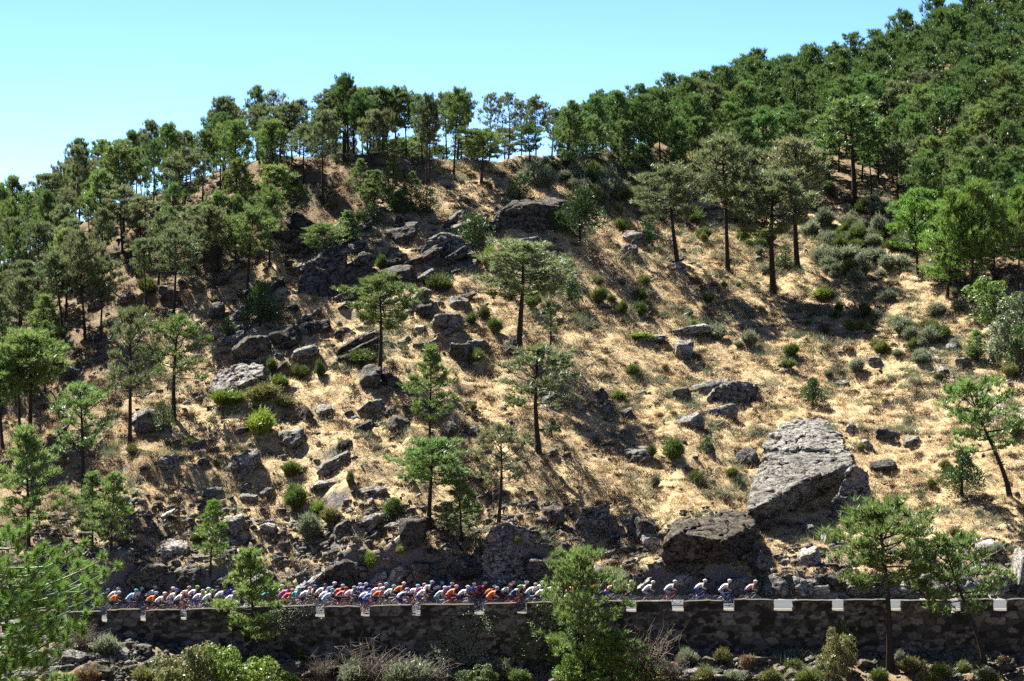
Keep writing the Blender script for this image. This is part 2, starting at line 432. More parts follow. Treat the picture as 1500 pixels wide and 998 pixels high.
def cells(u, v, cw, ch, seed):
    """jittered cell pattern: (distance to edge 0..1, random per cell)"""
    i0, j0 = np.floor(u / cw).astype(int), np.floor(v / ch).astype(int)
    best = np.full(u.shape, 9.); sec = np.full(u.shape, 9.); rid = np.zeros(u.shape)
    for di in (-2, -1, 0, 1, 2):
        for dj in (-1, 0, 1):
            i, j = i0 + di, j0 + dj
            h = _perm[(_perm[(i + seed) & 511] + j) & 511]; h2 = _perm[(h + 91) & 511]
            cx = (i + .5 + .8 * (h / 512 - .5) + .5 * (j & 1)) * cw; cy = (j + .5 + .6 * (h2 / 512 - .5)) * ch
            d = np.hypot((u - cx) / cw, (v - cy) / ch)
            nb = d < best
            sec = np.where(nb, best, np.minimum(sec, d)); rid = np.where(nb, (h * 7 % 512) / 512, rid); best = np.where(nb, d, best)
    return np.clip((sec - best) / .35, 0, 1), rid
def stone_block(name, xa, xb, zlo, zhi, yf, yb, parent, step=.085, seed=3, top=False):
    """rubble masonry block: bumpy front and ends, plain back; zlo/zhi functions of X"""
    nu = max(2, int(round((xb - xa) / step))); xs = np.linspace(xa, xb, nu + 1)
    hmax = float(np.max(zhi(xs) - zlo(xs))); nv = max(2, int(round(hmax / step)))
    d_end = int(max(2, round((yb - yf) / step)))
    # unroll: left end, front, right end
    U = np.concatenate([np.full(d_end, xa), xs, np.full(d_end, xb)])
    Yc = np.concatenate([np.linspace(yb, yf, d_end + 1)[:-1], np.full(nu + 1, yf), np.linspace(yf, yb, d_end + 1)[1:]])
    nxn = np.concatenate([np.full(d_end, -1.), np.zeros(nu + 1), np.full(d_end, 1.)]); nyn = np.concatenate([np.zeros(d_end), np.full(nu + 1, -1.), np.zeros(d_end)])
    S = np.concatenate([[0], np.cumsum(np.hypot(np.diff(U), np.diff(Yc)))]) + xa
    t = np.linspace(0, 1, nv + 1)
    zl, zh = zlo(U), zhi(U)
    Z = zl[:, None] + (zh - zl)[:, None] * t[None]
    Sx = np.repeat(S[:, None], nv + 1, 1)
    wx, wz = Sx + .1 * fbm(Sx * 1.5, Z * 1.5, 2, 2), Z + .07 * fbm(Sx * 1.3, Z * 1.3, 5, 2)
    big = fbm(Sx * .35, Z * .5, 1.5, 2) > .12
    e1, r1 = cells(wx, wz, .46, .25, seed); e2, r2 = cells(wx, wz, .85, .46, seed + 40)
    e = np.where(big, e2, e1); r = np.where(big, r2, r1)
    disp = sstep(0, .5, e) * (.05 + .06 * r) - .03 + .035 * fbm(Sx * 3, Z * 3, 8, 2)
    X = U[:, None] + nxn[:, None] * disp; Y = Yc[:, None] + nyn[:, None] * disp
    k = len(U); V = np.stack([X, Y, Z], -1).reshape(-1, 3)
    idx = np.arange(k * (nv + 1)).reshape(k, nv + 1)
    F = np.stack([idx[:-1, :-1], idx[1:, :-1], idx[1:, 1:], idx[:-1, 1:]], -1).reshape(-1, 4)
    mb = MB(); mb.add(V, F)
    # back face and top
    xb_ = xs; n = len(xb_)
    mb.add(np.concatenate([np.stack([xb_, np.full(n, yb), zlo(xb_)], 1), np.stack([xb_, np.full(n, yb), zhi(xb_)], 1)]),
           np.stack([np.arange(n - 1) + 1, np.arange(n - 1), n + np.arange(n - 1), n + np.arange(n - 1) + 1], 1))
    mb.add(np.concatenate([np.stack([xb_, np.full(n, yf), zhi(xb_)], 1), np.stack([xb_, np.full(n, yb), zhi(xb_)], 1)]),
           np.stack([np.arange(n - 1), np.arange(n - 1) + 1, n + np.arange(n - 1) + 1, n + np.arange(n - 1)], 1), 1 if top else 0)
    me = mb.mesh(name, [STONE, COPE])
    col = np.ones((len(me.vertices), 4), np.float32); col[:, 0] = .4; m = V.shape[0]
    col[:m, 0] = np.clip(r.ravel() ** 1.6 * 1.0, 0, 1); col[:m, 1] = sstep(.02, .35, e.ravel())
    ca = me.color_attributes.new('cell', 'FLOAT_COLOR', 'POINT'); ca.data.foreach_set('color', col.ravel())
    return link(name, me, parent)
MERLONS = [(30, 84), (96, 145), (155, 202), (212, 261), (272, 334), (346, 395), (408, 460), (475, 526), (541, 602), (616, 694), (709, 757), (772, 842), (857, 917), (933, 984),
           (1003, 1060), (1077, 1134), (1163, 1220), (1238, 1304), (1322, 1395), (1410, 1457), (1478, 1545), (1560, 1620)]
def pxX(px, y=-.75): return (px - 750) * (200 + y) / FPX
def build_wall():
    root = bpy.data.objects.new('stone_wall', None); C.objects.link(root); root.location = (0, -.4, 0)
    tag(root, 'dark rubble stone retaining wall with pale topped merlons below the road', 'wall')
    off = lambda o: setattr(o, 'location', (0, .4, 0)) or o
    body = off(stone_block('wall_body', pxX(0), pxX(1640), lambda x: foot_z(x) - 1.0, lambda x: zroad(x) + .03, -.8, -.002, root, step=.1, top=True))
    for i, (a, b) in enumerate(MERLONS):
        xa, xb = pxX(a), pxX(b)
        rr = random.Random(i)
        jig = rr.uniform(-.09, .05); tlt = rr.uniform(-.05, .05)
        mo = off(stone_block('merlon', xa, xb, lambda x: zroad(x) + .03, lambda x: wall_top(x) - .07 + jig + tlt * (x - xa) / (xb - xa), -.80, -.38, root, seed=i * 5))
        mb = MB(); n = 9; xs = np.linspace(xa - .02, xb + .02, n)
        zt = wall_top(xs) + jig + tlt * (xs - xa) / (xb - xa) + .05 * fbm(xs * 1.6, 3.3 + i, 0, 2); ins = np.where((np.arange(n) == 0) | (np.arange(n) == n - 1), .035, 0)
        prof = []
        for y, dz in ((-.86, -.07), (-.87, -.02), (-.84, 0), (-.36, 0), (-.33, -.02), (-.34, -.07)):
            prof.append(np.stack([xs, np.full(n, y), zt + dz - ins * (dz > -.05)], 1))
        V = np.stack(prof, 1).reshape(-1, 3); k = len(prof); F = []
        for q in range(n - 1):
            for s in range(k): F.append((q * k + s, (q + 1) * k + s, (q + 1) * k + (s + 1) % k, q * k + (s + 1) % k))
        mb.add(V, np.array(F)[:, ::-1]); 
        for q in (0, n - 1):
            o_ = np.arange(k) + q * k
            mb.f.append((np.array([[o_[0], o_[1], o_[2], o_[3]], [o_[0], o_[3], o_[4], o_[5]]]), 0))
        link('coping', mb.mesh('coping', [COPE]), mo)
    return root
WALL = build_wall()
# ------------------------------------------------------------------ plants
BARK = plain_mat('pine_bark', (.052, .043, .036), .95, .45, 6, .1)
TWIG = plain_mat('bare_twig', (.20, .17, .14), .95, .3, 5, .1)
DEADWOOD = plain_mat('dead_branch', (.42, .39, .36), .9, .2, 5, .1)
N_GREY = leaf_mat('needles_grey_green', (.105, .150, .060), (.22, .275, .115), .40, .22, dead=(.20, .15, .08))
N_MID = leaf_mat('needles_mid_green', (.095, .160, .040), (.205, .300, .080), .42, .22)
N_DEEP = leaf_mat('needles_deep_green', (.070, .140, .034), (.175, .290, .072), .34, .25)
N_FRESH = leaf_mat('needles_fresh_green', (.085, .185, .032), (.20, .345, .062), .42, .15)
N_JUNI = leaf_mat('needles_juniper', (.028, .062, .018), (.085, .145, .038), .25, .2)
N_DRY = leaf_mat('needles_sparse_dry', (.13, .16, .075), (.26, .28, .13), .38, .2)

def unit(v): return v / (np.linalg.norm(v, axis=-1, keepdims=True) + 1e-9)
def tufts(mb, cen, axis, length, nb, spread, width, rng, mi=0):
    """each centre gets nb needles fanning round its axis"""
    cen = np.repeat(cen, nb, 0); ax = np.repeat(axis, nb, 0)
    d = unit(unit(ax) + spread * rng.normal(size=cen.shape) * .75)
    l = length * rng.uniform(.65, 1.2, len(cen))
    b = cen + rng.normal(size=cen.shape) * length * .12
    blades(mb, b, b + d * l[:, None], width * rng.uniform(.7, 1.3, len(cen)), mi, rng)

def make_pine(seed, H=8., base=.45, W=4.2, shape='umbrella', nbr=34, dens=1.0, tl=.36, nb=10, lean=0., bend=.15, stubs=5, r0=.16, tw=.075, dead=0, up=.95, zs=.10, spread=.55, whorl=0, lv=(.65, 1.12)):
    """returns (trunk mesh with limbs, crown mesh)"""
    rng = np.random.default_rng(seed); rr = random.Random(seed)
    T, K = MB(), MB()
    ns = 9; ts = np.linspace(0, 1, ns)
    off = np.zeros((ns, 2))
    ph, ph2 = rr.uniform(0, 6.3), rr.uniform(0, 6.3)
    off[:, 0] = lean * ts ** 1.4 + bend * np.sin(ts * 3.2 + ph) * ts; off[:, 1] = bend * np.sin(ts * 2.7 + ph2) * ts
    tp = np.column_stack([off, ts * H * .97])
    tr = r0 * (1 - ts * .82); tr[0] *= 1.35
    tp[0, 2] = -.5
    tube(T, tp, tr, 7)
    at = lambda t: np.array([np.interp(t, ts, tp[:, i]) for i in range(3)])
    cen, axs = [], []
    az = rr.uniform(0, 6.3)
    for i in range(nbr):
        u = (i + rr.uniform(0, 1)) / nbr                    # 0 bottom of crown .. 1 top
        if whorl: u = min(.995, (math.floor(u * whorl) + .5 + rr.uniform(-.16, .16)) / whorl)
        t = base + (1 - base) * (u ** .9) * .98
        if shape == 'umbrella': prof = (.6 + 1.0 * u if u < .4 else .06 + .94 * max(0, 1 - ((u - .4) / .62) ** 1.7) ** .75)
        elif shape == 'cone': prof = min(1., .5 + u * 2.2) * (1 - u) ** .75 + .12
        elif shape == 'round': prof = math.sqrt(max(.05, 1 - (2 * u - .8) ** 2 / 1.5))
        elif shape == 'forest': prof = min(1., .55 + u * 1.6) * (1 - u ** 2.2) ** .8 + .10
        else: prof = .6 + .4 * rr.random()
        az += 2.4 + rr.uniform(-.5, .5)
        Ln = W / 2 * prof * rr.uniform(*lv)
        el = R({'umbrella': -2 + 58 * u ** 1.3, 'cone': 5 + 45 * u, 'round': 0 + 55 * u, 'forest': 8 + 52 * u}.get(shape, 5 + 40 * u) + rr.uniform(-12, 12))
        d = np.array([math.cos(az) * math.cos(el), math.sin(az) * math.cos(el), math.sin(el)])
        p0 = at(t); ss = np.linspace(0, 1, 5)
        sag = -.10 * Ln * np.sin(ss * math.pi) * (1 - u) + .16 * Ln * ss ** 2.2
        bp = p0 + d * (Ln * ss)[:, None] + np.column_stack([0 * ss, 0 * ss, sag]) + rng.normal(size=(5, 3)) * .05 * Ln * ss[:, None]
        tube(T, bp, np.linspace(.05, .012, 5) * (.6 + .4 * Ln / 2), 4, cap=False)
        side = unit(np.cross(d, [0, 0, 1.0]))
        # pads of needle tufts at and behind the branch end
        npad = max(2, int(round((1.2 + Ln * 1.5) * dens)))
        for k in range(npad):
            s = 1.0 if k == 0 else rr.uniform(.38, 1.0)
            q = np.array([np.interp(s, ss, bp[:, a]) for a in range(3)])
            lat = 0 if k == 0 else rr.uniform(-1, 1) * .42 * Ln * (1.25 - s * .6)
            e = q + side * lat + d * abs(lat) * .4 + np.array([0, 0, abs(lat) * .10 + rr.uniform(-.06, .08)])
            if abs(lat) > .15: tube(T, [q, e], [.014, .007], 3, cap=False)
            nt = rr.randint(3, 6)
            c = e + rng.normal(size=(nt, 3)) * np.array([.20, .20, zs]) * (.6 + .25 * Ln)
            cen.append(c); axs.append(np.tile(d * .45 + np.array([0, 0, up]), (nt, 1)) + rng.normal(size=(nt, 3)) * .3)
    top = at(1.0); cen.append(top + rng.normal(size=(5, 3)) * .14); axs.append(np.tile([0, 0, 1.], (5, 1)))
    for i in range(stubs):                                 # dead stubs on the bare stem
        t = rr.uniform(base * .5, base + .1); a = rr.uniform(0, 6.3); l = rr.uniform(.3, 1.1)
        p0 = at(t); d = np.array([math.cos(a), math.sin(a), rr.uniform(-.35, .15)])
        tube(T, [p0, p0 + d * l * .6, p0 + d * l + [0, 0, -.06]], [.025, .015, .006], 3, mi=1 if dead else 0, cap=False)
    cen = np.concatenate(cen); axs = np.concatenate(axs)
    tufts(K, cen, axs, tl, nb, spread, tw, rng)
    return T.mesh('trunk', [BARK, DEADWOOD], True), K.mesh('crown', [N_GREY])

def make_juniper(seed, H=3., W=2.4, n=2600, pointed=.5):
    rng = np.random.default_rng(seed); T, K = MB(), MB()
    tube(T, [[0, 0, -.3], [.03, 0, H * .4], [0, .03, H * .8]], [.09, .06, .02], 6)
    for i in range(9):
        a = rng.uniform(0, 6.3); z = rng.uniform(.05, .5) * H; d = np.array([math.cos(a), math.sin(a), rng.uniform(.3, 1.1)])
        tube(T, [[0, 0, z * .6], np.array([0, 0, z]) + d * W * .3], [.035, .012], 4, cap=False)
    nl = 26; lobes = []
    for i in range(nl):
        u = rng.uniform(0, 1); a = rng.uniform(0, 6.3)
        rad = W / 2 * (min(1, .55 + u * 1.8) * (1 - u) ** pointed) * rng.uniform(.45, .95)
        lobes.append((math.cos(a) * rad, math.sin(a) * rad, H * (.10 + .82 * u), rng.uniform(.16, .30) * W * (1.1 - .6 * u)))
    lobes = np.array(lobes); pick = rng.integers(0, nl, n)
    v = unit(rng.normal(size=(n, 3))); rr_ = rng.uniform(.55, 1.05, n) ** .6
    c = lobes[pick, :3] + v * (lobes[pick, 3] * rr_)[:, None] * [1, 1, 1.15]
    c[:, 2] = np.maximum(c[:, 2], .04)
    d = unit(v + np.array([0, 0, .9]) + rng.normal(size=(n, 3)) * .4)
    blades(K, c, c + d * rng.uniform(.10, .22, n)[:, None] * (H / 3) ** .5, .075 * (H / 3) ** .5, 0, rng)
    return T.mesh('trunk', [BARK], True), K.mesh('crown', [N_JUNI])

def make_broadleaf(seed, H=3., W=3., n=4200, leaf=.07):
    rng = np.random.default_rng(seed); T, K = MB(), MB()
    for i in range(6):
        a = rng.uniform(0, 6.3); d = np.array([math.cos(a) * .5, math.sin(a) * .5, 1.])
        tube(T, [[0, 0, -.2], d * H * .3, d * H * .62], [.06, .04, .012], 5, cap=False)
    nl = 34; lobes = []
    for i in range(nl):
        v = unit(rng.normal(size=3)) * rng.uniform(.6, 1.25); v[2] = abs(v[2]) * 1.0
        lobes.append((v[0] * W * .36, v[1] * W * .36, H * (.12 + .62 * v[2]), rng.uniform(.07, .16) * W))
    lobes = np.array(lobes); pick = rng.integers(0, nl, n)
    v = unit(rng.normal(size=(n, 3)) + [0, 0, .35])
    c = lobes[pick, :3] + v * (lobes[pick, 3] * rng.uniform(.6, 1.1, n) ** .5)[:, None]
    c[:, 2] = np.maximum(c[:, 2], .05)
    flakes(K, c, leaf * rng.uniform(.6, 1.3, n), v * .9 + [0, 0, .5], 0, rng)
    return T.mesh('stem', [TWIG], True), K.mesh('foliage', [N_FRESH])

def make_broom(seed, Rr=.6, H=.75, n=1300, lobes=6, open_=.55, leafn=1300, wid=.019):
    """dome of many fine upright shoots"""
    rng = np.random.default_rng(seed); K = MB()
    la = rng.uniform(0, 6.3, lobes); lr = rng.uniform(.1, .62, lobes) * Rr; ls = rng.uniform(.45, .8, lobes); lh = rng.uniform(.65, 1.05, lobes)
    pk = rng.integers(0, lobes, n)
    b0 = np.column_stack([np.cos(la[pk]) * lr[pk] * .6, np.sin(la[pk]) * lr[pk] * .6, np.zeros(n) - .05]) + rng.normal(size=(n, 3)) * [.05, .05, 0]
    u = np.sqrt(rng.uniform(0, 1, n)); a = rng.uniform(0, 6.3, n)
    tip = np.column_stack([np.cos(la[pk]) * lr[pk] + np.cos(a) * u * Rr * ls[pk], np.sin(la[pk]) * lr[pk] + np.sin(a) * u * Rr * ls[pk], H * lh[pk] * np.sqrt(np.clip(1 - (u * .86) ** 2, 0, 1)) * rng.uniform(.75, 1.08, n)])
    mid = b0 + (tip - b0) * .55 + np.array([0, 0, .07]) * H
    blades(K, mid, tip, wid * 1.6, 0, rng); blades(K, mid + (tip - mid) * .5, b0, wid * 1.2, 0, rng)
    if leafn:
        i = rng.integers(0, n, leafn); s = rng.uniform(.1, 1, leafn)[:, None]
        c = mid[i] + (tip[i] - mid[i]) * s; d = unit(tip[i] - b0[i] + rng.normal(size=(leafn, 3)) * .45)
        blades(K, c, c + d * rng.uniform(.08, .17, leafn)[:, None], wid * 1.7, 0, rng)
    return K.mesh('shrub', [N_MID])
def make_twiggy(seed, Rr=1., H=1.1, n=70):
    rng = np.random.default_rng(seed); K = MB()
    for i in range(n):
        a = rng.uniform(0, 6.3); l = rng.uniform(.5, 1.1) * Rr; droop = rng.uniform(-.5, .6)
        d = np.array([math.cos(a), math.sin(a), 0]); p = rng.normal(size=3) * [.15, .15, 0]
        pts = [p + d * l * s + np.array([0, 0, H * (1.25 * s - (.55 + .5 * droop) * s * s)]) + rng.normal(size=3) * .05 * s for s in (0, .3, .6, 1)]
        tube(K, pts, [.016, .012, .009, .004], 3, cap=False)
        for k in range(4):
            q = np.array(pts[rng.integers(1, 4)]); e = q + rng.normal(size=3) * .22 * Rr
            tube(K, [q, e], [.008, .003], 3, cap=False)
    return K.mesh('dry_shrub', [TWIG])

# ------------------------------------------------------------------ rocks
R_DARK = rock_mat('granite_dark', (.05, .047, .042), (.19, .18, .16))
R_GREY = rock_mat('granite_grey', (.115, .11, .10), (.40, .387, .35))
R_BROWN = rock_mat('granite_brown', (.07, .06, .045), (.21, .185, .145), warm=(.20, .14, .07))
R_PALE = rock_mat('granite_pale', (.22, .21, .19), (.52, .50, .455), lichen=(.06, .058, .055))
def ico(sub):
    import bmesh
    bm = bmesh.new(); bmesh.ops.create_icosphere(bm, subdivisions=sub, radius=1)
    V = np.array([v.co[:] for v in bm.verts]); F = np.array([[v.index for v in f.verts] for f in bm.faces]); bm.free(); return V, F
_ico = {}
def make_rock(seed, kind='boulder', sub=4, rough=1.0):
    """unit rock (about 1 x 1 x 1): planes cut a ball, edges worn, ledges and pits"""
    if sub not in _ico: _ico[sub] = ico(sub)
    D, F = _ico[sub]; rng = np.random.default_rng(seed)
    npl = {'boulder': 10, 'block': 7, 'slab': 8, 'round': 16}[kind]
    N = unit(rng.normal(size=(npl, 3))); dist = rng.uniform(.55, 1.0, npl)
    if kind in ('block', 'slab'):
        ax = np.array([[0, 0, 1.], [0, 0, -1], [1, 0, 0], [-1, 0, 0], [0, 1, 0], [0, -1, 0]]) + rng.normal(size=(6, 3)) * .18
        N = np.vstack([unit(ax), N]); dist = np.concatenate([rng.uniform(.62, .8, 6), dist + .12])
    dots = D @ N.T
    r = np.where(dots > .05, dist[None] / np.maximum(dots, .05), 9.)
    k = 46. if kind != 'round' else 18.
    rs = -np.log(np.exp(-k * np.minimum(r, 3)).sum(1)) / k
    rs = np.clip(rs, .35, 1.25)
    P = D * rs[:, None]; s = seed * 3.1
    n1 = fbm(P[:, 0] * 1.6 + s, P[:, 1] * 1.6, P[:, 2] * 1.6, 3); n2 = fbm(P[:, 0] * 5 + s, P[:, 1] * 5, P[:, 2] * 6, 3)
    g = fbm(P[:, 0] * 2.2 - s, P[:, 1] * 2.2, P[:, 2] * 3.5, 3); groove = np.exp(-(g / .055) ** 2)
    q = P[:, 2] * 4.5 + 1.1 * P[:, 0] + .6 * n1; stp = (sstep(.35, .65, q - np.floor(q)) + np.floor(q) - q) / 4.5
    P = P + D * (rough * (.13 * n1 + .05 * n2 - .10 * groove + (.16 if kind == 'slab' else .08) * stp))[:, None]
    P = P - (P.max(0) + P.min(0)) / 2; P = P / (P.max(0) - P.min(0))
    mb = MB(); mb.add(P, F); me = mb.mesh('boulder', [R_GREY], True)
    return me
# ------------------------------------------------------------------ placing things; every one is remembered for its label
ITEMS = []   # dict(o, kind, adj, px, py, size, label)
def remember(o, kind, adj, px, py, size, group, label=None, cat=None):
    ITEMS.append(dict(o=o, kind=kind, adj=adj, px=px, py=py, size=size, label=label)); tag(o, None, cat or kind, group)

PINES = {}
def pine_set():
    a = lambda key, **k: PINES.setdefault(key, []).append(make_pine(**k))
    for s in (1, 2, 3): a('umbrella', seed=s, base=.53, W=4.4, shape='umbrella', nbr=38, dens=1.35, r0=.15, nb=14, tw=.052)
    for s in (4, 5): a('thin', seed=s, base=.40, W=3.8, shape='forest', nbr=26, dens=1.0, nb=13, tw=.05, r0=.13, stubs=9)
    for s in (6, 7, 8, 18): a('tall', seed=s, base=.50, W=3.5, shape='forest', nbr=38, dens=1.25, r0=.14, stubs=8, nb=14, tw=.052)
    for s in (9, 10): a('young', seed=s, base=.22, W=3.6, shape='cone', nbr=38, dens=1.15, r0=.10, stubs=2, nb=14, tw=.05, bend=.08)
    for s in (11, 12, 13, 14, 19, 20): a('forest', seed=s, base=.26 + .05 * (s % 3), W=4.3, shape='forest', nbr=40, dens=1.2, r0=.12, stubs=6, tl=.40, tw=.055, nb=15, up=1.05, zs=.12, spread=.50, whorl=8, lv=(.45, 1.2))
    for s in (15, 16): a('full', seed=s, base=.12, W=4.8, shape='forest', nbr=50, dens=1.2, r0=.11, stubs=0, nb=15, tw=.05, tl=.38, up=1.0, zs=.12, spread=.52, whorl=10, lv=(.5, 1.2))
    for s in (17,): a('bonsai', seed=s, base=.45, W=5.6, shape='umbrella', nbr=22, dens=1.5, r0=.15, lean=-1.6, bend=.35)
pine_set()
JUNI = [make_juniper(s, pointed=p) for s, p in ((1, .5), (2, .75), (3, .35))]
JUNI_BIG = make_juniper(4, H=3.4, W=3.6, n=5200, pointed=.45)
BROAD = [make_broadleaf(s) for s in (1, 2)]
BROOM = [make_broom(s) for s in (1, 2, 3, 4)]
BUSHY = [make_broadleaf(s, 1.1, 2.0, 6500, .042)[1] for s in (11, 12)]
CUSH = [make_broom(s, Rr=.5, H=.42, n=800, lobes=5, leafn=500, wid=.02) for s in (11, 12, 13)]
TWIGGY = [make_twiggy(s) for s in (1, 2, 3)]
ROCKS = {k: [make_rock(100 * i + j, k) for j in range(n)] for i, (k, n) in enumerate((('boulder', 6), ('block', 4), ('slab', 6), ('round', 3)))}

S_GREEN = leaf_mat('broom_green', (.065, .105, .024), (.17, .225, .055), .3, .25)
S_BRIGHT = leaf_mat('broom_bright', (.12, .20, .030), (.25, .36, .06), .35, .2)
S_SAGE = leaf_mat('sage_grey_green', (.15, .185, .11), (.30, .335, .21), .35, .2)
S_BROWN = leaf_mat('dry_cushion_brown', (.17, .115, .06), (.33, .235, .12), .25, .3)
S_OLIVE = leaf_mat('olive_shrub', (.13, .145, .045), (.26, .26, .09), .3, .2)
S_GREYGREEN = leaf_mat('bush_grey_green', (.11, .15, .075), (.20, .25, .13), .3, .1)
S_VINE = leaf_mat('vine_grey_green', (.17, .22, .12), (.40, .46, .29), .4, .1)

def place_tree(px, pyb, pyt, kind, mat, label=None, adj=None, wpx=None, tilt=0., var=None, yaw=None, group='pines on the hillside', world=None, name='pine_tree', ymin=None):
    P = world if world is not None else ground_at(px, pyb, ymin)
    rr = random.Random(int(px * 31 + pyb * 7) & 0xffff)
    hm = (pyb - pyt) / ppm(P)
    meshes = PINES[kind] if name == 'pine_tree' else [JUNI_BIG] if kind == 'big' else JUNI if name == 'juniper' else BROAD
    tm, cm = meshes[rr.randrange(len(meshes)) if var is None else var % len(meshes)]
    if 'h' not in cm:
        co = np.zeros(len(cm.vertices) * 3, np.float32); cm.vertices.foreach_get('co', co); cm['h'] = float(np.percentile(co[2::3], 99.7))
    H0 = cm['h']
    s = hm / H0
    root = bpy.data.objects.new(name, None); C.objects.link(root)
    root.empty_display_size = .2
    root.location = (P[0], P[1], P[2] - .05)
    sx = s
    if wpx is not None:
        W0 = cm['w'] if 'w' in cm else None
        if W0 is None:
            co = np.zeros(len(cm.vertices) * 3, np.float32); cm.vertices.foreach_get('co', co); co = co.reshape(-1, 3)
            W0 = float(np.percentile(co[:, 0], 98) - np.percentile(co[:, 0], 2)); cm['w'] = W0
        sx = np.clip(wpx / ppm(P) / W0, .45 * s, 1.9 * s)
    root.scale = (sx, sx, s)
    root.rotation_euler = (0, R(tilt), 0) if tilt else (R(rr.uniform(-2.5, 2.5)), R(rr.uniform(-3, 3)), 0)
    yw = rr.uniform(0, 6.28) if yaw is None else yaw
    q = root.rotation_euler.to_quaternion() @ Quaternion((0, 0, 1), yw); root.rotation_euler = q.to_euler()
    link(tm.name.split('.')[0], tm, root)
    link(cm.name.split('.')[0], cm, root, mat=mat)
    u, v = project(P)
    kd = {'pine_tree': 'pine', 'juniper': 'juniper', 'leafy_tree': 'leafy tree'}[name]
    remember(root, kd, adj or '', u, (pyb + pyt) / 2 if True else v, hm, group, label, 'tree')
    return P

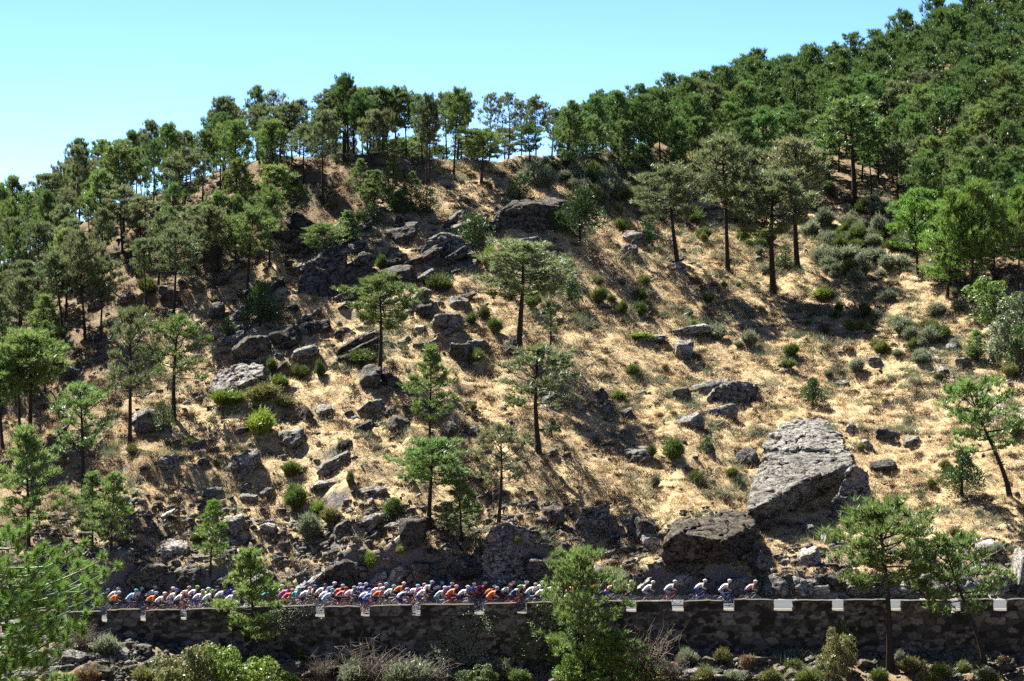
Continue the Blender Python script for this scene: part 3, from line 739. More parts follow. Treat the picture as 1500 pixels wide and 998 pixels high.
# --- pines one can pick out: x, y of the foot, y of the top, crown width, kind, material, tilt, label
G, M_, Dp, Fr, Dr = N_GREY, N_MID, N_DEEP, N_FRESH, N_DRY
HAND_TREES = [
 (760, 512, 350, 120, 'umbrella', G, 0, 'dense dark crowned pine on a straight bare trunk at the middle of the golden slope'),
 (556, 552, 398, 98, 'umbrella', M_, 1, 'broad layered pine growing out of the dark jumbled boulders left of the slope centre'),
 (629, 645, 503, 58, 'young', M_, 2, 'slim feathery young pine with a narrow upright crown at the slope centre'),
 (789, 662, 503, 112, 'thin', G, -2, 'open wide crowned pine casting a long shadow down the golden slope'),
 (628, 775, 640, 98, 'umbrella', M_, 0, 'light green pine with a one-sided crown above the road near the dark block boulder'),
 (730, 770, 618, 70, 'thin', Dr, 0, 'sparse thin pale pine on a bare stem just above the dark block boulder'),
 (676, 800, 702, 56, 'young', M_, 0, 'small young pine between the one-sided pine and the dark block boulder'),
 (656, 800, 735, 36, 'thin', Dr, 0, 'spindly half bare pine beside the small young pine above the road'),
 (308, 842, 733, 46, 'young', Fr, 0, 'small solitary round topped pine just above the peloton at the lower left'),
 (255, 617, 458, 82, 'thin', M_, 1, 'pine with thin layered crown and straight dark trunk beside a small juniper'),
 (190, 652, 448, 74, 'thin', G, 1, 'slender loose pine with slightly bowed trunk beside the tilted grey boulder'),
 (122, 728, 558, 84, 'thin', M_, 0, 'pine with drooping lower limbs standing in brown litter at lower left'),
 (42, 805, 622, 82, 'young', M_, 0, 'tall bushy pine clothed almost to the ground near the left edge'),
 (162, 820, 688, 56, 'young', M_, 0, 'young bushy pine, taller of the pair above the road at lower left'),
 (135, 800, 690, 52, 'young', M_, 0, 'slimmer young pine of the pair above the road at lower left'),
 (45, 645, 480, 92, 'umbrella', M_, 0, 'flat topped pine with thick trunk, larger of the twin pines at the left edge'),
 (28, 648, 492, 70, 'umbrella', M_, 0, 'smaller trunk of the twin pines at the left edge'),
 (4, 660, 520, 60, 'tall', M_, 0, 'pine cut by the left edge of the view beside the twin pines'),
 (993, 392, 238, 98, 'umbrella', G, -6, 'tall pine with curved leaning trunk at the upper edge of the golden slope'),
 (1066, 398, 192, 92, 'umbrella', G, -3, 'tallest bare trunked pine at the upper edge of the golden slope'),
 (1133, 432, 248, 96, 'tall', G, -1, 'shaggy dark pine with low hanging limbs at the upper right of the golden slope'),
 (1168, 392, 200, 90, 'tall', Dr, -3, 'greyish pine with bare white dead branches at the edge of the right wood'),
 (705, 270, 188, 62, 'umbrella', M_, 0, 'low spreading pine with rounded crown on the open crest above the summit boulders'),
 (806, 520, 440, 40, 'thin', G, 0, 'small sparse bluish pine right of the dense dark crowned pine'),
 (548, 312, 248, 36, 'young', M_, 0, None), (480, 395, 325, 60, 'umbrella', M_, -4, 'small flat topped pine leaning over the big left outcrop'),
 (512, 362, 308, 34, 'young', M_, 0, 'little young pine standing on top of the big left outcrop'),
 (1480, 728, 543, 120, 'bonsai', M_, -8, 'twisted pine with leaning bare trunk and flat crown at the right edge'),
 (1252, 302, 140, 84, 'tall', M_, 0, 'dark trunked tall pine at the front of the right wood above the sage patch'),
 (942, 256, 208, 38, 'young', Fr, 0, 'small bright green pine at the foot of the right wood on the crest'),
 (1345, 405, 275, 70, 'forest', Fr, 0, 'loose olive green pine beside the sage patch in the bright right hand clump'),
 (1388, 438, 278, 86, 'full', Fr, 0, 'widest bright green pine of the clump on the right'),
 (1422, 445, 262, 76, 'forest', Fr, 0, 'tallest bright green pine of the clump on the right'),
 (1457, 416, 285, 60, 'forest', Fr, 0, 'bright green pine with a bare dark stem at the end of the right clump'),
 (1492, 440, 272, 60, 'forest', Fr, 0, 'bright green pine at the right edge beyond the clump'),
 (1432, 530, 482, 34, 'young', Fr, 0, 'tiny bright pine beside the sandy gully'),
 # crest and skyline row
 (472, 300, 160, 56, 'umbrella', G, 0, None), (547, 282, 160, 40, 'tall', G, 0, None), (570, 287, 158, 40, 'thin', G, 0, None),
 (625, 272, 136, 36, 'umbrella', G, 0, None), (628, 270, 140, 30, 'tall', G, 0, None), (665, 258, 127, 46, 'umbrella', M_, 0, None), (670, 247, 130, 40, 'tall', G, 0, None),
 (676, 240, 132, 44, 'umbrella', G, 0, None), (655, 240, 134, 40, 'tall', G, 0, None), (745, 245, 134, 38, 'thin', G, 0, None), (716, 240, 134, 40, 'thin', G, 0, None),
 (484, 242, 130, 50, 'umbrella', G, 0, None), (492, 246, 134, 44, 'tall', G, 0, None), (510, 241, 128, 50, 'umbrella', G, 0, None), (518, 241, 128, 46, 'tall', G, 0, None), (539, 243, 126, 50, 'umbrella', M_, 0, None),
 (560, 238, 126, 46, 'tall', M_, 0, None), (579, 230, 125, 52, 'umbrella', M_, 0, None), (596, 236, 130, 44, 'umbrella', M_, 0, None), (428, 238, 148, 44, 'umbrella', G, 0, None),
 (410, 236, 150, 44, 'tall', G, 0, None), (380, 240, 150, 52, 'umbrella', G, 0, None), (395, 262, 170, 40, 'tall', G, 0, None), (445, 270, 182, 44, 'tall', G, 0, None),
 (785, 237, 139, 44, 'umbrella', G, 0, None), (764, 238, 146, 32, 'thin', G, 0, None), (808, 238, 158, 36, 'tall', G, 0, None), (834, 238, 160, 38, 'forest', Dp, 0, None), (860, 240, 150, 46, 'forest', Dp, 0, None), (882, 240, 142, 46, 'forest', Dp, 0, None), (905, 242, 140, 46, 'forest', Dp, 0, None), (922, 243, 145, 52, 'forest', Dp, 0, None),
 (540, 308, 262, 24, 'young', M_, 0, None), (602, 300, 250, 26, 'young', M_, 0, None), (560, 300, 265, 22, 'thin', M_, 0, None), (528, 290, 232, 30, 'young', M_, 0, None), (575, 300, 225, 30, 'young', M_, 0, None),
 # left wood: trunks that show
 (125, 498, 335, 70, 'umbrella', G, -3, None), (147, 500, 372, 58, 'umbrella', G, 0, None), (93, 500, 366, 62, 'tall', G, -5, None), (254, 463, 330, 72, 'umbrella', G, 0, None),
 (314, 426, 300, 64, 'tall', G, -4, None), (362, 436, 300, 78, 'umbrella', M_, 0, None), (207, 382, 285, 56, 'umbrella', G, -3, None), (320, 400, 278, 60, 'forest', M_, 0, None),
 (345, 395, 285, 54, 'forest', M_, 0, None), (180, 372, 270, 60, 'umbrella', G, 0, None), (270, 345, 215, 66, 'umbrella', G, 0, None), (30, 495, 380, 70, 'tall', G, 0, None), (400, 340, 240, 56, 'tall', M_, 0, None),
 (395, 390, 270, 50, 'umbrella', M_, 0, None), (430, 330, 262, 46, 'forest', M_, 0, None), (60, 540, 430, 60, 'young', M_, 0, None), (8, 560, 430, 60, 'young', G, 0, None),
 (285, 400, 300, 56, 'tall', G, 0, None), (232, 420, 310, 60, 'umbrella', G, 0, None),
]
FRONT_TREES = [   # rooted below the wall: x of the foot, y of foot, top, width, kind, tilt, Y, label
 (1306, 985, 726, 146, 'umbrella', M_, -3, -3.6, 'big flat crowned pine growing in front of the wall at the right'),
 (1446, 1000, 770, 118, 'bonsai', M_, -6, -3.2, 'leaning pine with drooping crown in front of the wall at the far right'),
 (855, 1010, 798, 108, 'full', M_, 0, -4.2, 'broad bushy pine in front of the wall hiding part of the peloton'),
 (896, 1012, 920, 82, 'full', Fr, 0, -6.0, 'bright green young pine in front of the broad bushy pine below the wall'),
 (374, 945, 798, 84, 'young', M_, 0, -1.9, 'pine in front of the wall at left with the peloton passing behind it'),
]
P_FRONT = []
def front_at(px, Y):
    x = (px - 750) * (200 + Y) / FPX
    return np.array([x, Y, float(gz(x, Y))])
def build_trees():
    for x, yb, yt, w, k, m, tl, lab in HAND_TREES:
        if not lab: w *= .86
        adj = '' if lab else {'young': 'slim young ', 'thin': 'thin crowned ', 'umbrella': 'flat topped ', 'tall': 'tall ', 'forest': 'dense ', 'full': 'bushy '}[k]
        wd = None
        if 780 <= x <= 925 and 235 <= yb <= 245:      # these stand beyond the crest
            wd = ground_at(x, yb); wd[1] += 5.0; wd[0] = (x - 750) * (200 + wd[1]) / FPX; wd[2] = float(gz(wd[0], wd[1])); yb = project(wd)[1]
        if 440 <= x < 780 and yb <= 247 and not lab:
            wd = ground_at(x, yb); wd[1] += 3.5; wd[0] = (x - 750) * (200 + wd[1]) / FPX; wd[2] = float(gz(wd[0], wd[1])); yb = project(wd)[1]
        place_tree(x, yb, yt, k, m, lab, adj, w, tl, yaw=0.6 if k == 'bonsai' else None, world=wd)
    for x, yb, yt, w, k, m, tl, Y, lab in FRONT_TREES:
        P = front_at(x, Y); v = project(P)[1]
        place_tree(x, v, yt, k, m, lab, '', w, tl, world=P, yaw=0.4 if k == 'bonsai' else None)
    for (x, yb, yt, w, lab, k) in JUN_LIST:
        place_tree(x, yb, yt, k, N_JUNI, lab, 'dark ', w, name='juniper', group='junipers on the slope')
    for (x, yb, yt, w, m, lab) in BROAD_LIST:
        place_tree(x, yb, yt, '', m, lab, 'rounded ', w, name='leafy_tree', group='leafy bushes at the edge of the wood')
    # fill the two woods
    rr = random.Random(5)
    taken = [(i['o'].location.x, i['o'].location.y) for i in ITEMS]
    def fill(poly, box_, spacing, tries, cap, kinds, mats, hmin, hmax, grp, slim):
        n = 0
        for _ in range(tries):
            if n >= cap: break
            x, y = rr.uniform(*box_[0]), rr.uniform(*box_[1])
            P = np.array([x, y, float(gz(x, y))]); u, v = project(P)
            if not (-60 < u < 1560) or not in_poly(np.array([u]), np.array([v]), poly)[0]: continue
            sp = spacing * (.8 if rr.random() < .3 else 1)
            if any((x - a) ** 2 + (y - b) ** 2 < sp * sp for a, b in taken): continue
            # skip what lies well behind the skyline
            t0 = np.linspace(.55, .97, 30); line = CAM + (P + [0, 0, 4.5] - CAM) * t0[:, None]
            if np.any(gz(line[:, 0], line[:, 1]) > line[:, 2]): continue
            h = rr.uniform(hmin, hmax); 
            if P[1] < 55: h *= .9
            k = rr.choice(kinds); m = rr.choice(mats)
            taken.append((x, y)); n += 1
            place_tree(u, v, v - h * ppm(P), k, m, None, {'young': 'slim young ', 'thin': 'thin crowned ', 'umbrella': 'flat topped ', 'tall': 'tall ', 'forest': 'dense ', 'full': 'bushy '}[k], wpx=None if slim is None else slim * rr.uniform(.8, 1.25) * h * ppm(P), world=P, group=grp)
        return n
    a = fill(LEFT_WOOD, ((-50, 0), (34, 84)), 2.35, 16000, 92, ['tall', 'thin', 'tall', 'umbrella', 'forest'], [G, G, M_, M_, Dp], 6.4, 8.8, 'pines in the left wood', .285)
    c = fill([(450, 200), (780, 200), (780, 300), (450, 300)], ((-24, 2), (70, 90)), 2.5, 3000, 12, ['umbrella', 'tall', 'forest'], [G, M_, Dp], 4.6, 6.0, 'pines behind the crest', .5)
    c += fill([(805, 150), (965, 150), (965, 262), (805, 262)], ((2, 15), (76, 112)), 2.5, 4000, 12, ['forest', 'tall', 'full'], [Dp, Dp, M_], 5.2, 7.0, 'pines at the crest dip', None)
    b = fill(RIGHT_WOOD, ((2, 84), (62, 112)), 3.1, 18000, 78, ['forest', 'forest', 'full', 'forest', 'umbrella', 'tall'], [Dp, Dp, Dp, M_, M_, Dp, G], 6.2, 8.6, 'pines in the right hand wood', None)
    # the far rest of the wood on the right hill reads as one mass
    low = [make_pine(seed=40 + i, base=.3, W=4.4, shape='forest', nbr=34, dens=1.0, r0=.11, stubs=0, tl=.46, tw=.10, nb=7, up=1.05, zs=.12, spread=.5, whorl=8, lv=(.45, 1.2)) for i in range(3)]
    arr = []
    for t, c_ in low:
        e = []
        for me in (t, c_):
            v = np.zeros(len(me.vertices) * 3, np.float32); me.vertices.foreach_get('co', v)
            sz = np.zeros(len(me.polygons), np.int32); me.polygons.foreach_get('loop_total', sz)
            li = np.zeros(len(me.loops), np.int32); me.loops.foreach_get('vertex_index', li)
            st = np.concatenate([[0], np.cumsum(sz)[:-1]])
            e.append((v.reshape(-1, 3), [li[(st[sz == k][:, None] + np.arange(k))] for k in (3, 4) if np.any(sz == k)]))
        arr.append(e)
    T, K = MB(), MB(); n = 0
    for _ in range(30000):
        if n >= 190: break
        x, y = rr.uniform(2, 90), rr.uniform(76, 158); P = np.array([x, y, float(gz(x, y))]); u, v = project(P)
        if not (-20 < u < 1560) or not in_poly(np.array([u]), np.array([v]), RIGHT_WOOD)[0]: continue
        if any((x - p) ** 2 + (y - q) ** 2 < 3.0 ** 2 for p, q in taken): continue
        t0 = np.linspace(.55, .97, 30); line = CAM + (P + [0, 0, 5] - CAM) * t0[:, None]
        if np.any(gz(line[:, 0], line[:, 1]) > line[:, 2]): continue
        taken.append((x, y)); n += 1; s = rr.uniform(6.2, 8.8) / 8.4; an = rr.uniform(0, 6.28); M = np.array([[math.cos(an), -math.sin(an), 0], [math.sin(an), math.cos(an), 0], [0, 0, 1]]) * s
        for mb, (vv, fs) in zip((T, K), rr.choice(arr)):
            off = mb.n; mb.v.append(vv @ M.T + P); mb.n += len(vv)
            for f in fs: mb.f.append((f + off, 0))
    root = bpy.data.objects.new('pine_wood', None); C.objects.link(root); tag(root, 'far pines of the right hill wood merging into one mass', 'wood', None, 'stuff')
    link('trunks', T.mesh('trunks', [BARK]), root)['kind'] = 'stuff'; link('foliage', K.mesh('foliage', [N_DEEP]), root)['kind'] = 'stuff'
    print('behind', c, 'wood', n, 'pines', sum(1 for i in ITEMS if i['kind'] == 'pine'))
    print('trees: left fill', a, 'right fill', b, 'all', len(ITEMS))
JUN_LIST = [
 (850, 357, 274, 70, 'big dark spreading juniper in front of the summit boulders', 'big'),
 (695, 362, 309, 42, 'dark upright juniper between the summit boulders', ''),
 (760, 296, 254, 34, 'dark pointed juniper on the crest above the summit boulders', ''),
 (834, 437, 399, 28, 'dark plump juniper below the spreading one, lower of a pair', ''), (832, 402, 372, 18, 'small dark juniper above the plump one', ''),
 (380, 478, 412, 54, 'large black-green juniper in the shade of the left wood', ''), (240, 632, 585, 30, 'small green juniper beside the thin layered pine', ''),
 (1190, 596, 552, 38, 'round green juniper casting a shadow beside the big slab boulder', ''), (1408, 725, 658, 56, 'thick dark juniper near the twisted pine', ''),
 (808, 640, 612, 24, 'small dark juniper right of the open wide crowned pine', ''), (1035, 664, 637, 24, 'small pointed juniper uphill of the big slab boulder', ''),
 (1150, 390, 358, 22, 'dark green juniper by the foot of the shaggy pine', ''), (1215, 396, 378, 14, 'tiny dark juniper below the sage patch', ''),
 (625, 312, 274, 34, None, ''), (592, 316, 272, 30, None, ''), (545, 330, 296, 30, None, ''), (86, 612, 580, 20, None, ''), (1050, 712-230, 465, 14, None, ''), (580, 312, 280, 24, None, ''), (335, 492, 465, 24, None, ''),
 (948, 400-42, 322, 18, None, ''), (1016, 488, 470, 16, None, ''), (575, 760, 728, 34, None, ''),
]
BROAD_LIST = [
 (1450, 478, 405, 70, N_FRESH, 'bright yellow-green leafy bush at the right edge below the pine clump'),
 (1486, 535, 428, 78, S_GREYGREEN, 'large grey-green rounded bush at the right edge'),
 (1496, 545, 470, 40, N_MID, 'dark green bush beside the large grey-green one at the right edge'),
]
# ------------------------------------------------------------------ boulders: x0, y0, x1, y1 in the photo, roll, kind, material, label
B, K_, S_, O_ = 'boulder', 'block', 'slab', 'round'
HAND_ROCKS = [






 (786, 738, 832, 776, -10, B, R_DARK, 'dark boulder between the block boulder and the wedge boulder'),
 (912, 752, 968, 800, 5, B, R_GREY, 'hollowed grey boulder between the wedge and the rugged overhang'),
 (938, 778, 972, 806, -5, S_, R_PALE, 'pale flat rock under the hollowed grey boulder'),
 (985, 598, 1036, 636, -18, B, R_GREY, 'lowest left boulder of the cluster of slabs uphill of the huge slab'),
 (1030, 588, 1084, 620, -8, O_, R_GREY, 'smooth rounded boulder at the front of the slab cluster'),

 (1004, 548, 1072, 584, -14, S_, R_GREY, 'topmost boulder of the slab cluster'),
 (984, 566, 1012, 592, 0, B, R_GREY, 'small boulder at the left of the slab cluster'),
 (985, 498, 1018, 532, 5, K_, R_GREY, 'pointed dark boulder alone in the golden grass above the slab cluster'),
 (782, 288, 836, 314, -4, O_, R_DARK, 'smooth domed boulder at the top right of the summit boulders'),
 (724, 344, 796, 374, -6, B, R_GREY, 'broad low boulder at the foot of the summit boulders'), (700, 318, 742, 344, -18, S_, R_DARK, 'tilted slab at the left end of the summit boulders'),
 (636, 318, 700, 346, -22, S_, R_GREY, 'slab leaning behind the furrowed domed boulder'),
 (550, 320, 618, 358, -18, B, R_DARK, 'split boulder at the upper left of the slope under the wood'), (576, 340, 604, 362, 0, O_, R_DARK, 'small round boulder tucked under the split boulder'),
 (462, 346, 540, 378, -14, S_, R_GREY, 'cap rock on top of the big left outcrop'),
 (592, 390, 642, 424, -30, S_, R_GREY, 'angular slab tilted up to the right near the slope centre'), (600, 414, 632, 452, -50, S_, R_GREY, 'long narrow slab standing on end below the angular slab'), (652, 376, 702, 402, -14, S_, R_GREY, 'flat whale-backed slab in the grass left of the dark crowned pine'),
 (606, 440, 642, 474, -20, B, R_DARK, 'upper dark rock of the rock pile left of the dark crowned pine'), (624, 454, 682, 488, -8, S_, R_GREY, 'lower undercut rock of the pile left of the dark crowned pine'), (656, 430, 690, 454, -10, S_, R_GREY, 'flat rock right of the rock pile at the slope centre'),
 (328, 660, 384, 698, 0, O_, R_GREY, 'rounded grey boulder alone on the lower left slope'), (188, 588, 242, 642, -35, S_, R_GREY, 'tilted grey boulder at the foot of the slender loose pine'),
 (230, 664, 264, 694, -15, K_, R_GREY, 'squat split boulder left of the rounded grey boulder'), (398, 622, 452, 664, -18, B, R_GREY, 'craggy grey boulder on the left slope'), (434, 592, 462, 628, 10, B, R_DARK, 'dark upright boulder above the craggy grey boulder'),
 (520, 530, 562, 584, 10, K_, R_DARK, 'black upright boulder in the jumble below the broad layered pine'), (556, 544, 592, 570, 0, O_, R_DARK, 'round dark boulder at the foot of the broad layered pine'), (520, 578, 566, 612, -25, B, R_GREY, 'grey boulder in the lower half of the dark jumble'), (556, 586, 590, 616, -40, S_, R_DARK, 'leaning dark slab in the jumble below the broad layered pine'), (564, 606, 602, 642, 10, B, R_DARK, 'lowest black boulder of the dark jumble'), (514, 610, 552, 640, -30, S_, R_DARK, 'dark slab pointing uphill left of the jumble'),
 (488, 636, 520, 664, -30, B, R_DARK, 'small dark boulder below the jumble'), (462, 656, 518, 694, -28, S_, R_GREY, 'rough pale-faced slab below the jumble'),
 (336, 482, 402, 532, -15, B, R_DARK, 'dark cliff-like rock under the black-green juniper'), (392, 470, 450, 520, -22, K_, R_DARK, 'craggy dark rock beside the cliff-like one'), (440, 462, 490, 500, -20, B, R_DARK, 'higher grey rock at the right of the craggy dark rock'), (420, 500, 470, 530, -18, S_, R_GREY, None),
 (512, 738, 566, 786, -36, S_, R_GREY, 'pale tilted slab above the peloton at the left centre'), (484, 752, 522, 788, -36, S_, R_DARK, 'darker slab beside the pale tilted slab'), (584, 758, 628, 802, 0, K_, R_DARK, 'dark square rock at the foot of the one-sided pine'),
 (642, 612, 676, 646, -20, B, R_DARK, None), (672, 622, 704, 642, -15, B, R_GREY, None), (660, 502, 692, 532, 0, K_, R_DARK, None), (735, 494, 764, 526, 0, B, R_DARK, None),
 (1278, 624, 1322, 646, -4, O_, R_GREY, 'low domed grey rock in the grass right of the huge slab'), (1272, 674, 1320, 696, -4, S_, R_DARK, 'low dark ledge right of the standing slab'), (1076, 654, 1114, 688, 8, B, R_GREY, 'grey boulder at the upper left of the huge slab'), (904, 652, 960, 682, -12, B, R_GREY, 'half buried grey boulder beside the dark green bush'),
 (1022, 650, 1050, 672, 0, B, R_GREY, None), (870, 568, 892, 590, 0, B, R_DARK, None), (900, 596, 930, 616, -10, B, R_GREY, None), (874, 588, 902, 608, -10, S_, R_GREY, None), (836, 596, 862, 612, -20, S_, R_GREY, None), (780, 572, 820, 598, -25, S_, R_GREY, None),
 (1398, 522, 1424, 544, 0, O_, R_GREY, 'rounded grey stone beside the sandy gully'), (1372, 538, 1392, 554, 0, O_, R_GREY, None), (1224, 556, 1246, 572, 0, B, R_GREY, None), (1270, 522, 1294, 536, 0, S_, R_GREY, None), (1384, 500, 1408, 516, 0, B, R_GREY, None),
 (1478, 802, 1512, 872, 12, K_, R_PALE, 'tall pale boulder cut by the right edge above the road'), (1440, 838, 1492, 876, -5, B, R_PALE, 'pale boulder beside the road at the right'),
 (904, 336, 944, 358, -6, O_, R_GREY, None), (934, 336, 972, 354, -4, O_, R_GREY, None), (914, 348, 946, 362, 0, O_, R_GREY, None), (980, 384, 1006, 400, 0, O_, R_PALE, 'pale rock at the foot of the curved leaning pine'),
 (960, 470, 1046, 496, -10, S_, R_PALE, 'flat pale outcrop flush with the grass at the middle right'), (920, 488, 978, 504, -8, S_, R_PALE, None),
 (984, 838, 1016, 866, 0, O_, R_PALE, 'pale round boulder beside the road ahead of the peloton'), (1086, 800, 1136, 852, -30, B, R_GREY, None), (1040, 842, 1100, 878, -12, B, R_GREY, None), (1112, 842, 1160, 876, -5, B, R_GREY, None), (1150, 846, 1200, 876, 4, B, R_GREY, None), (1196, 838, 1240, 868, 6, B, R_DARK, None), (1170, 760, 1200, 790, -35, S_, R_GREY, None), (1166, 800, 1205, 836, -15, S_, R_PALE, None),
 (1240, 850, 1290, 876, 0, S_, R_GREY, None), (1290, 846, 1342, 876, 5, B, R_GREY, 'angular two-toned boulder beside the road behind the flat crowned pine'), (1196, 770, 1230, 806, -50, S_, R_PALE, None), (1340, 850, 1390, 878, 0, B, R_GREY, None), (1390, 840, 1440, 876, 5, B, R_GREY, None), (920, 842, 962, 872, -25, B, R_PALE, None),
 (180, 822, 250, 870, -10, B, R_DARK, None), (232, 790, 280, 822, -12, S_, R_PALE, None), (246, 826, 300, 868, -10, B, R_DARK, None), (300, 832, 352, 872, -30, B, R_GREY, None), (424, 838, 476, 872, -35, S_, R_PALE, 'pale sloping rock just behind the peloton at the left'), (340, 842, 396, 876, -10, B, R_DARK, None), (476, 826, 540, 868, 0, B, R_DARK, None), (540, 830, 570, 862, -45, S_, R_PALE, None), (566, 818, 600, 862, -50, S_, R_PALE, 'narrow pale slab rising behind the middle of the peloton'), (600, 820, 660, 862, 0, K_, R_DARK, None), (650, 822, 710, 858, 0, B, R_DARK, None), (770, 810, 830, 862, 0, B, R_DARK, None), (820, 790, 850, 830, -30, B, R_DARK, None), (884, 836, 930, 866, 0, B, R_DARK, None),
 (150, 800, 200, 832, -10, B, R_GREY, None), (450, 700, 500, 720, -10, S_, R_GREY, None), (520, 706, 570, 730, -12, S_, R_PALE, None), (320, 750, 362, 790, -12, S_, R_PALE, None), (378, 712, 404, 732, -10, B, R_GREY, None), (236, 790, 262, 806, 0, B, R_GREY, None), (1322, 640, 1350, 654, 0, S_, R_GREY, None), (1260, 640, 1282, 664, -35, S_, R_PALE, None), (1236, 616, 1262, 640, 30, S_, R_PALE, None),
 (230, 412, 268, 444, -10, O_, R_DARK, None), (304, 442, 330, 474, 0, K_, R_DARK, 'dark upright tooth of rock in the left wood'), (170, 424, 200, 448, -25, S_, R_GREY, None), (124, 430, 160, 456, -25, S_, R_GREY, None), (395, 330, 440, 360, -15, B, R_DARK, None), (420, 310, 450, 344, 0, B, R_DARK, None), (345, 420, 376, 446, 0, B, R_DARK, None),
]
# ------------------------------------------------------------------ the boulders whose own shape shows: hull corners as
# x, y in the photo, the y of the ground they stand over, metres towards the viewer from that ground
HERO = [
 ('huge sloping grey slab boulder with a shaded overhang, largest on the hillside', R_GREY, .13,
  [(1095, 748, 768, .8), (1125, 736, 764, 1.5), (1167, 708, 745, 1.7), (1215, 692, 722, 1.6), (1250, 679, 700, .8), (1102, 768, 768, 0), (1130, 764, 764, -.6), (1190, 738, 740, -.9), (1236, 706, 710, -.8),
   (1122, 662, 664, .8), (1165, 648, 650, .9), (1215, 646, 648, .9), (1246, 660, 662, .5), (1104, 700, 702, .5)]),
 ('flat weathered rock shelf lying on the upper end of the huge slab', R_GREY, .11,
  [(1116, 656, 664, .7), (1150, 666, 668, .8), (1200, 653, 668, 1.2), (1238, 666, 670, .7), (1146, 622, 624, .6), (1168, 612, 614, .6), (1212, 614, 616, .6), (1236, 640, 642, .7), (1122, 640, 642, .6), (1122, 668, 668, .3), (1150, 676, 672, .1), (1215, 678, 672, .1), (1238, 672, 672, .2)]),
 ('standing slab with a pale split edge leaning beside the huge slab', R_GREY, .10,
  [(1210, 758, 758, .1), (1238, 692, 758, -1.0), (1251, 683, 758, -1.3), (1273, 690, 750, -1.0), (1275, 736, 750, 0), (1250, 752, 756, .1), (1226, 756, 758, -2.0), (1246, 690, 758, -2.6), (1272, 694, 750, -2.8)]),
 ('big rugged overhanging boulder below the lower end of the huge slab', R_BROWN, .12,
  [(1030, 756, 760, .5), (1062, 748, 752, .5), (1098, 750, 752, .5), (1024, 786, 836, .9), (1058, 794, 838, 1.3), (1107, 768, 804, .8), (1036, 836, 838, -.4), (1070, 830, 832, -.5), (1100, 800, 808, -.2), (1080, 760, 764, .9)]),
 ('mossy brown boulder joined to the left side of the rugged overhang', R_BROWN, .12,
  [(984, 764, 768, .4), (1010, 758, 764, .4), (1034, 766, 768, .4), (970, 796, 838, .5), (998, 780, 838, .7), (1036, 788, 840, .9), (974, 838, 840, .1), (1002, 846, 846, .1), (1034, 842, 842, -.1)]),
 ('tall dark block boulder standing above the road at the slope centre', R_GREY, .12,
  [(722, 774, 850, -.8), (745, 764, 850, -1.1), (776, 776, 850, -.9), (708, 800, 850, -.1), (704, 848, 850, .1), (742, 858, 858, .5), (780, 852, 852, .1), (745, 766, 850, -3.4), (778, 780, 850, -3.4), (712, 802, 850, -3)]),
 ('wedge shaped boulder tilted on its point above the broad bushy pine', R_GREY, .09,
  [(852, 744, 790, -1.1), (893, 737, 790, -1.4), (884, 762, 790, -.2), (860, 791, 791, .1), (840, 772, 782, -.2), (893, 740, 790, -3.2), (856, 750, 790, -3.2), (872, 786, 790, -1.5)]),
 ('largest of the dark summit boulders', R_DARK, .13,
  [(734, 306, 340, -.5), (782, 298, 340, -.3), (820, 304, 338, -.4), (722, 336, 340, 0), (776, 344, 344, .1), (818, 334, 338, 0), (750, 294, 340, -4), (818, 297, 340, -4), (722, 322, 340, -2)]),
 ('lower half of the big left outcrop in shade', R_DARK, .13,
  [(440, 396, 432, -.6), (478, 364, 430, -1.4), (506, 372, 428, -1.2), (436, 428, 430, 0), (470, 434, 434, .3), (502, 424, 428, 0), (484, 362, 430, -4), (508, 368, 428, -4), (444, 392, 430, -3)]),
 ('upright slab forming the right end of the big left outcrop', R_DARK, .12,
  [(504, 392, 424, -.8), (530, 370, 424, -1.4), (545, 374, 420, -1.2), (494, 424, 426, 0), (530, 416, 420, 0), (532, 370, 424, -3.5), (546, 376, 420, -3.5), (506, 394, 424, -3)]),
 ('domed boulder with a furrowed face left of the summit boulders', R_GREY, .11,
  [(614, 372, 378, 0), (624, 352, 378, -.5), (650, 340, 378, -1.0), (676, 346, 378, -.8), (684, 366, 374, -.2), (650, 380, 380, .2), (650, 340, 378, -3), (680, 348, 376, -3)]),
 ('long tilted boulder at the right of the slab cluster', R_GREY, .09,
  [(1034, 584, 592, 0), (1052, 566, 592, -.6), (1084, 557, 592, -1), (1108, 561, 588, -.8), (1104, 574, 588, -.1), (1070, 594, 594, .2), (1086, 556, 592, -2.6), (1110, 563, 588, -2.6), (1050, 568, 592, -2.4)]),
 ('long pale slab on the left slope near the bright green shrubs', R_GREY, .10,
  [(300, 568, 572, 0), (318, 546, 560, .2), (356, 533, 548, .2), (388, 536, 552, .3), (384, 552, 564, .4), (340, 570, 576, .4), (304, 576, 578, .2), (370, 530, 534, 0)]),
]
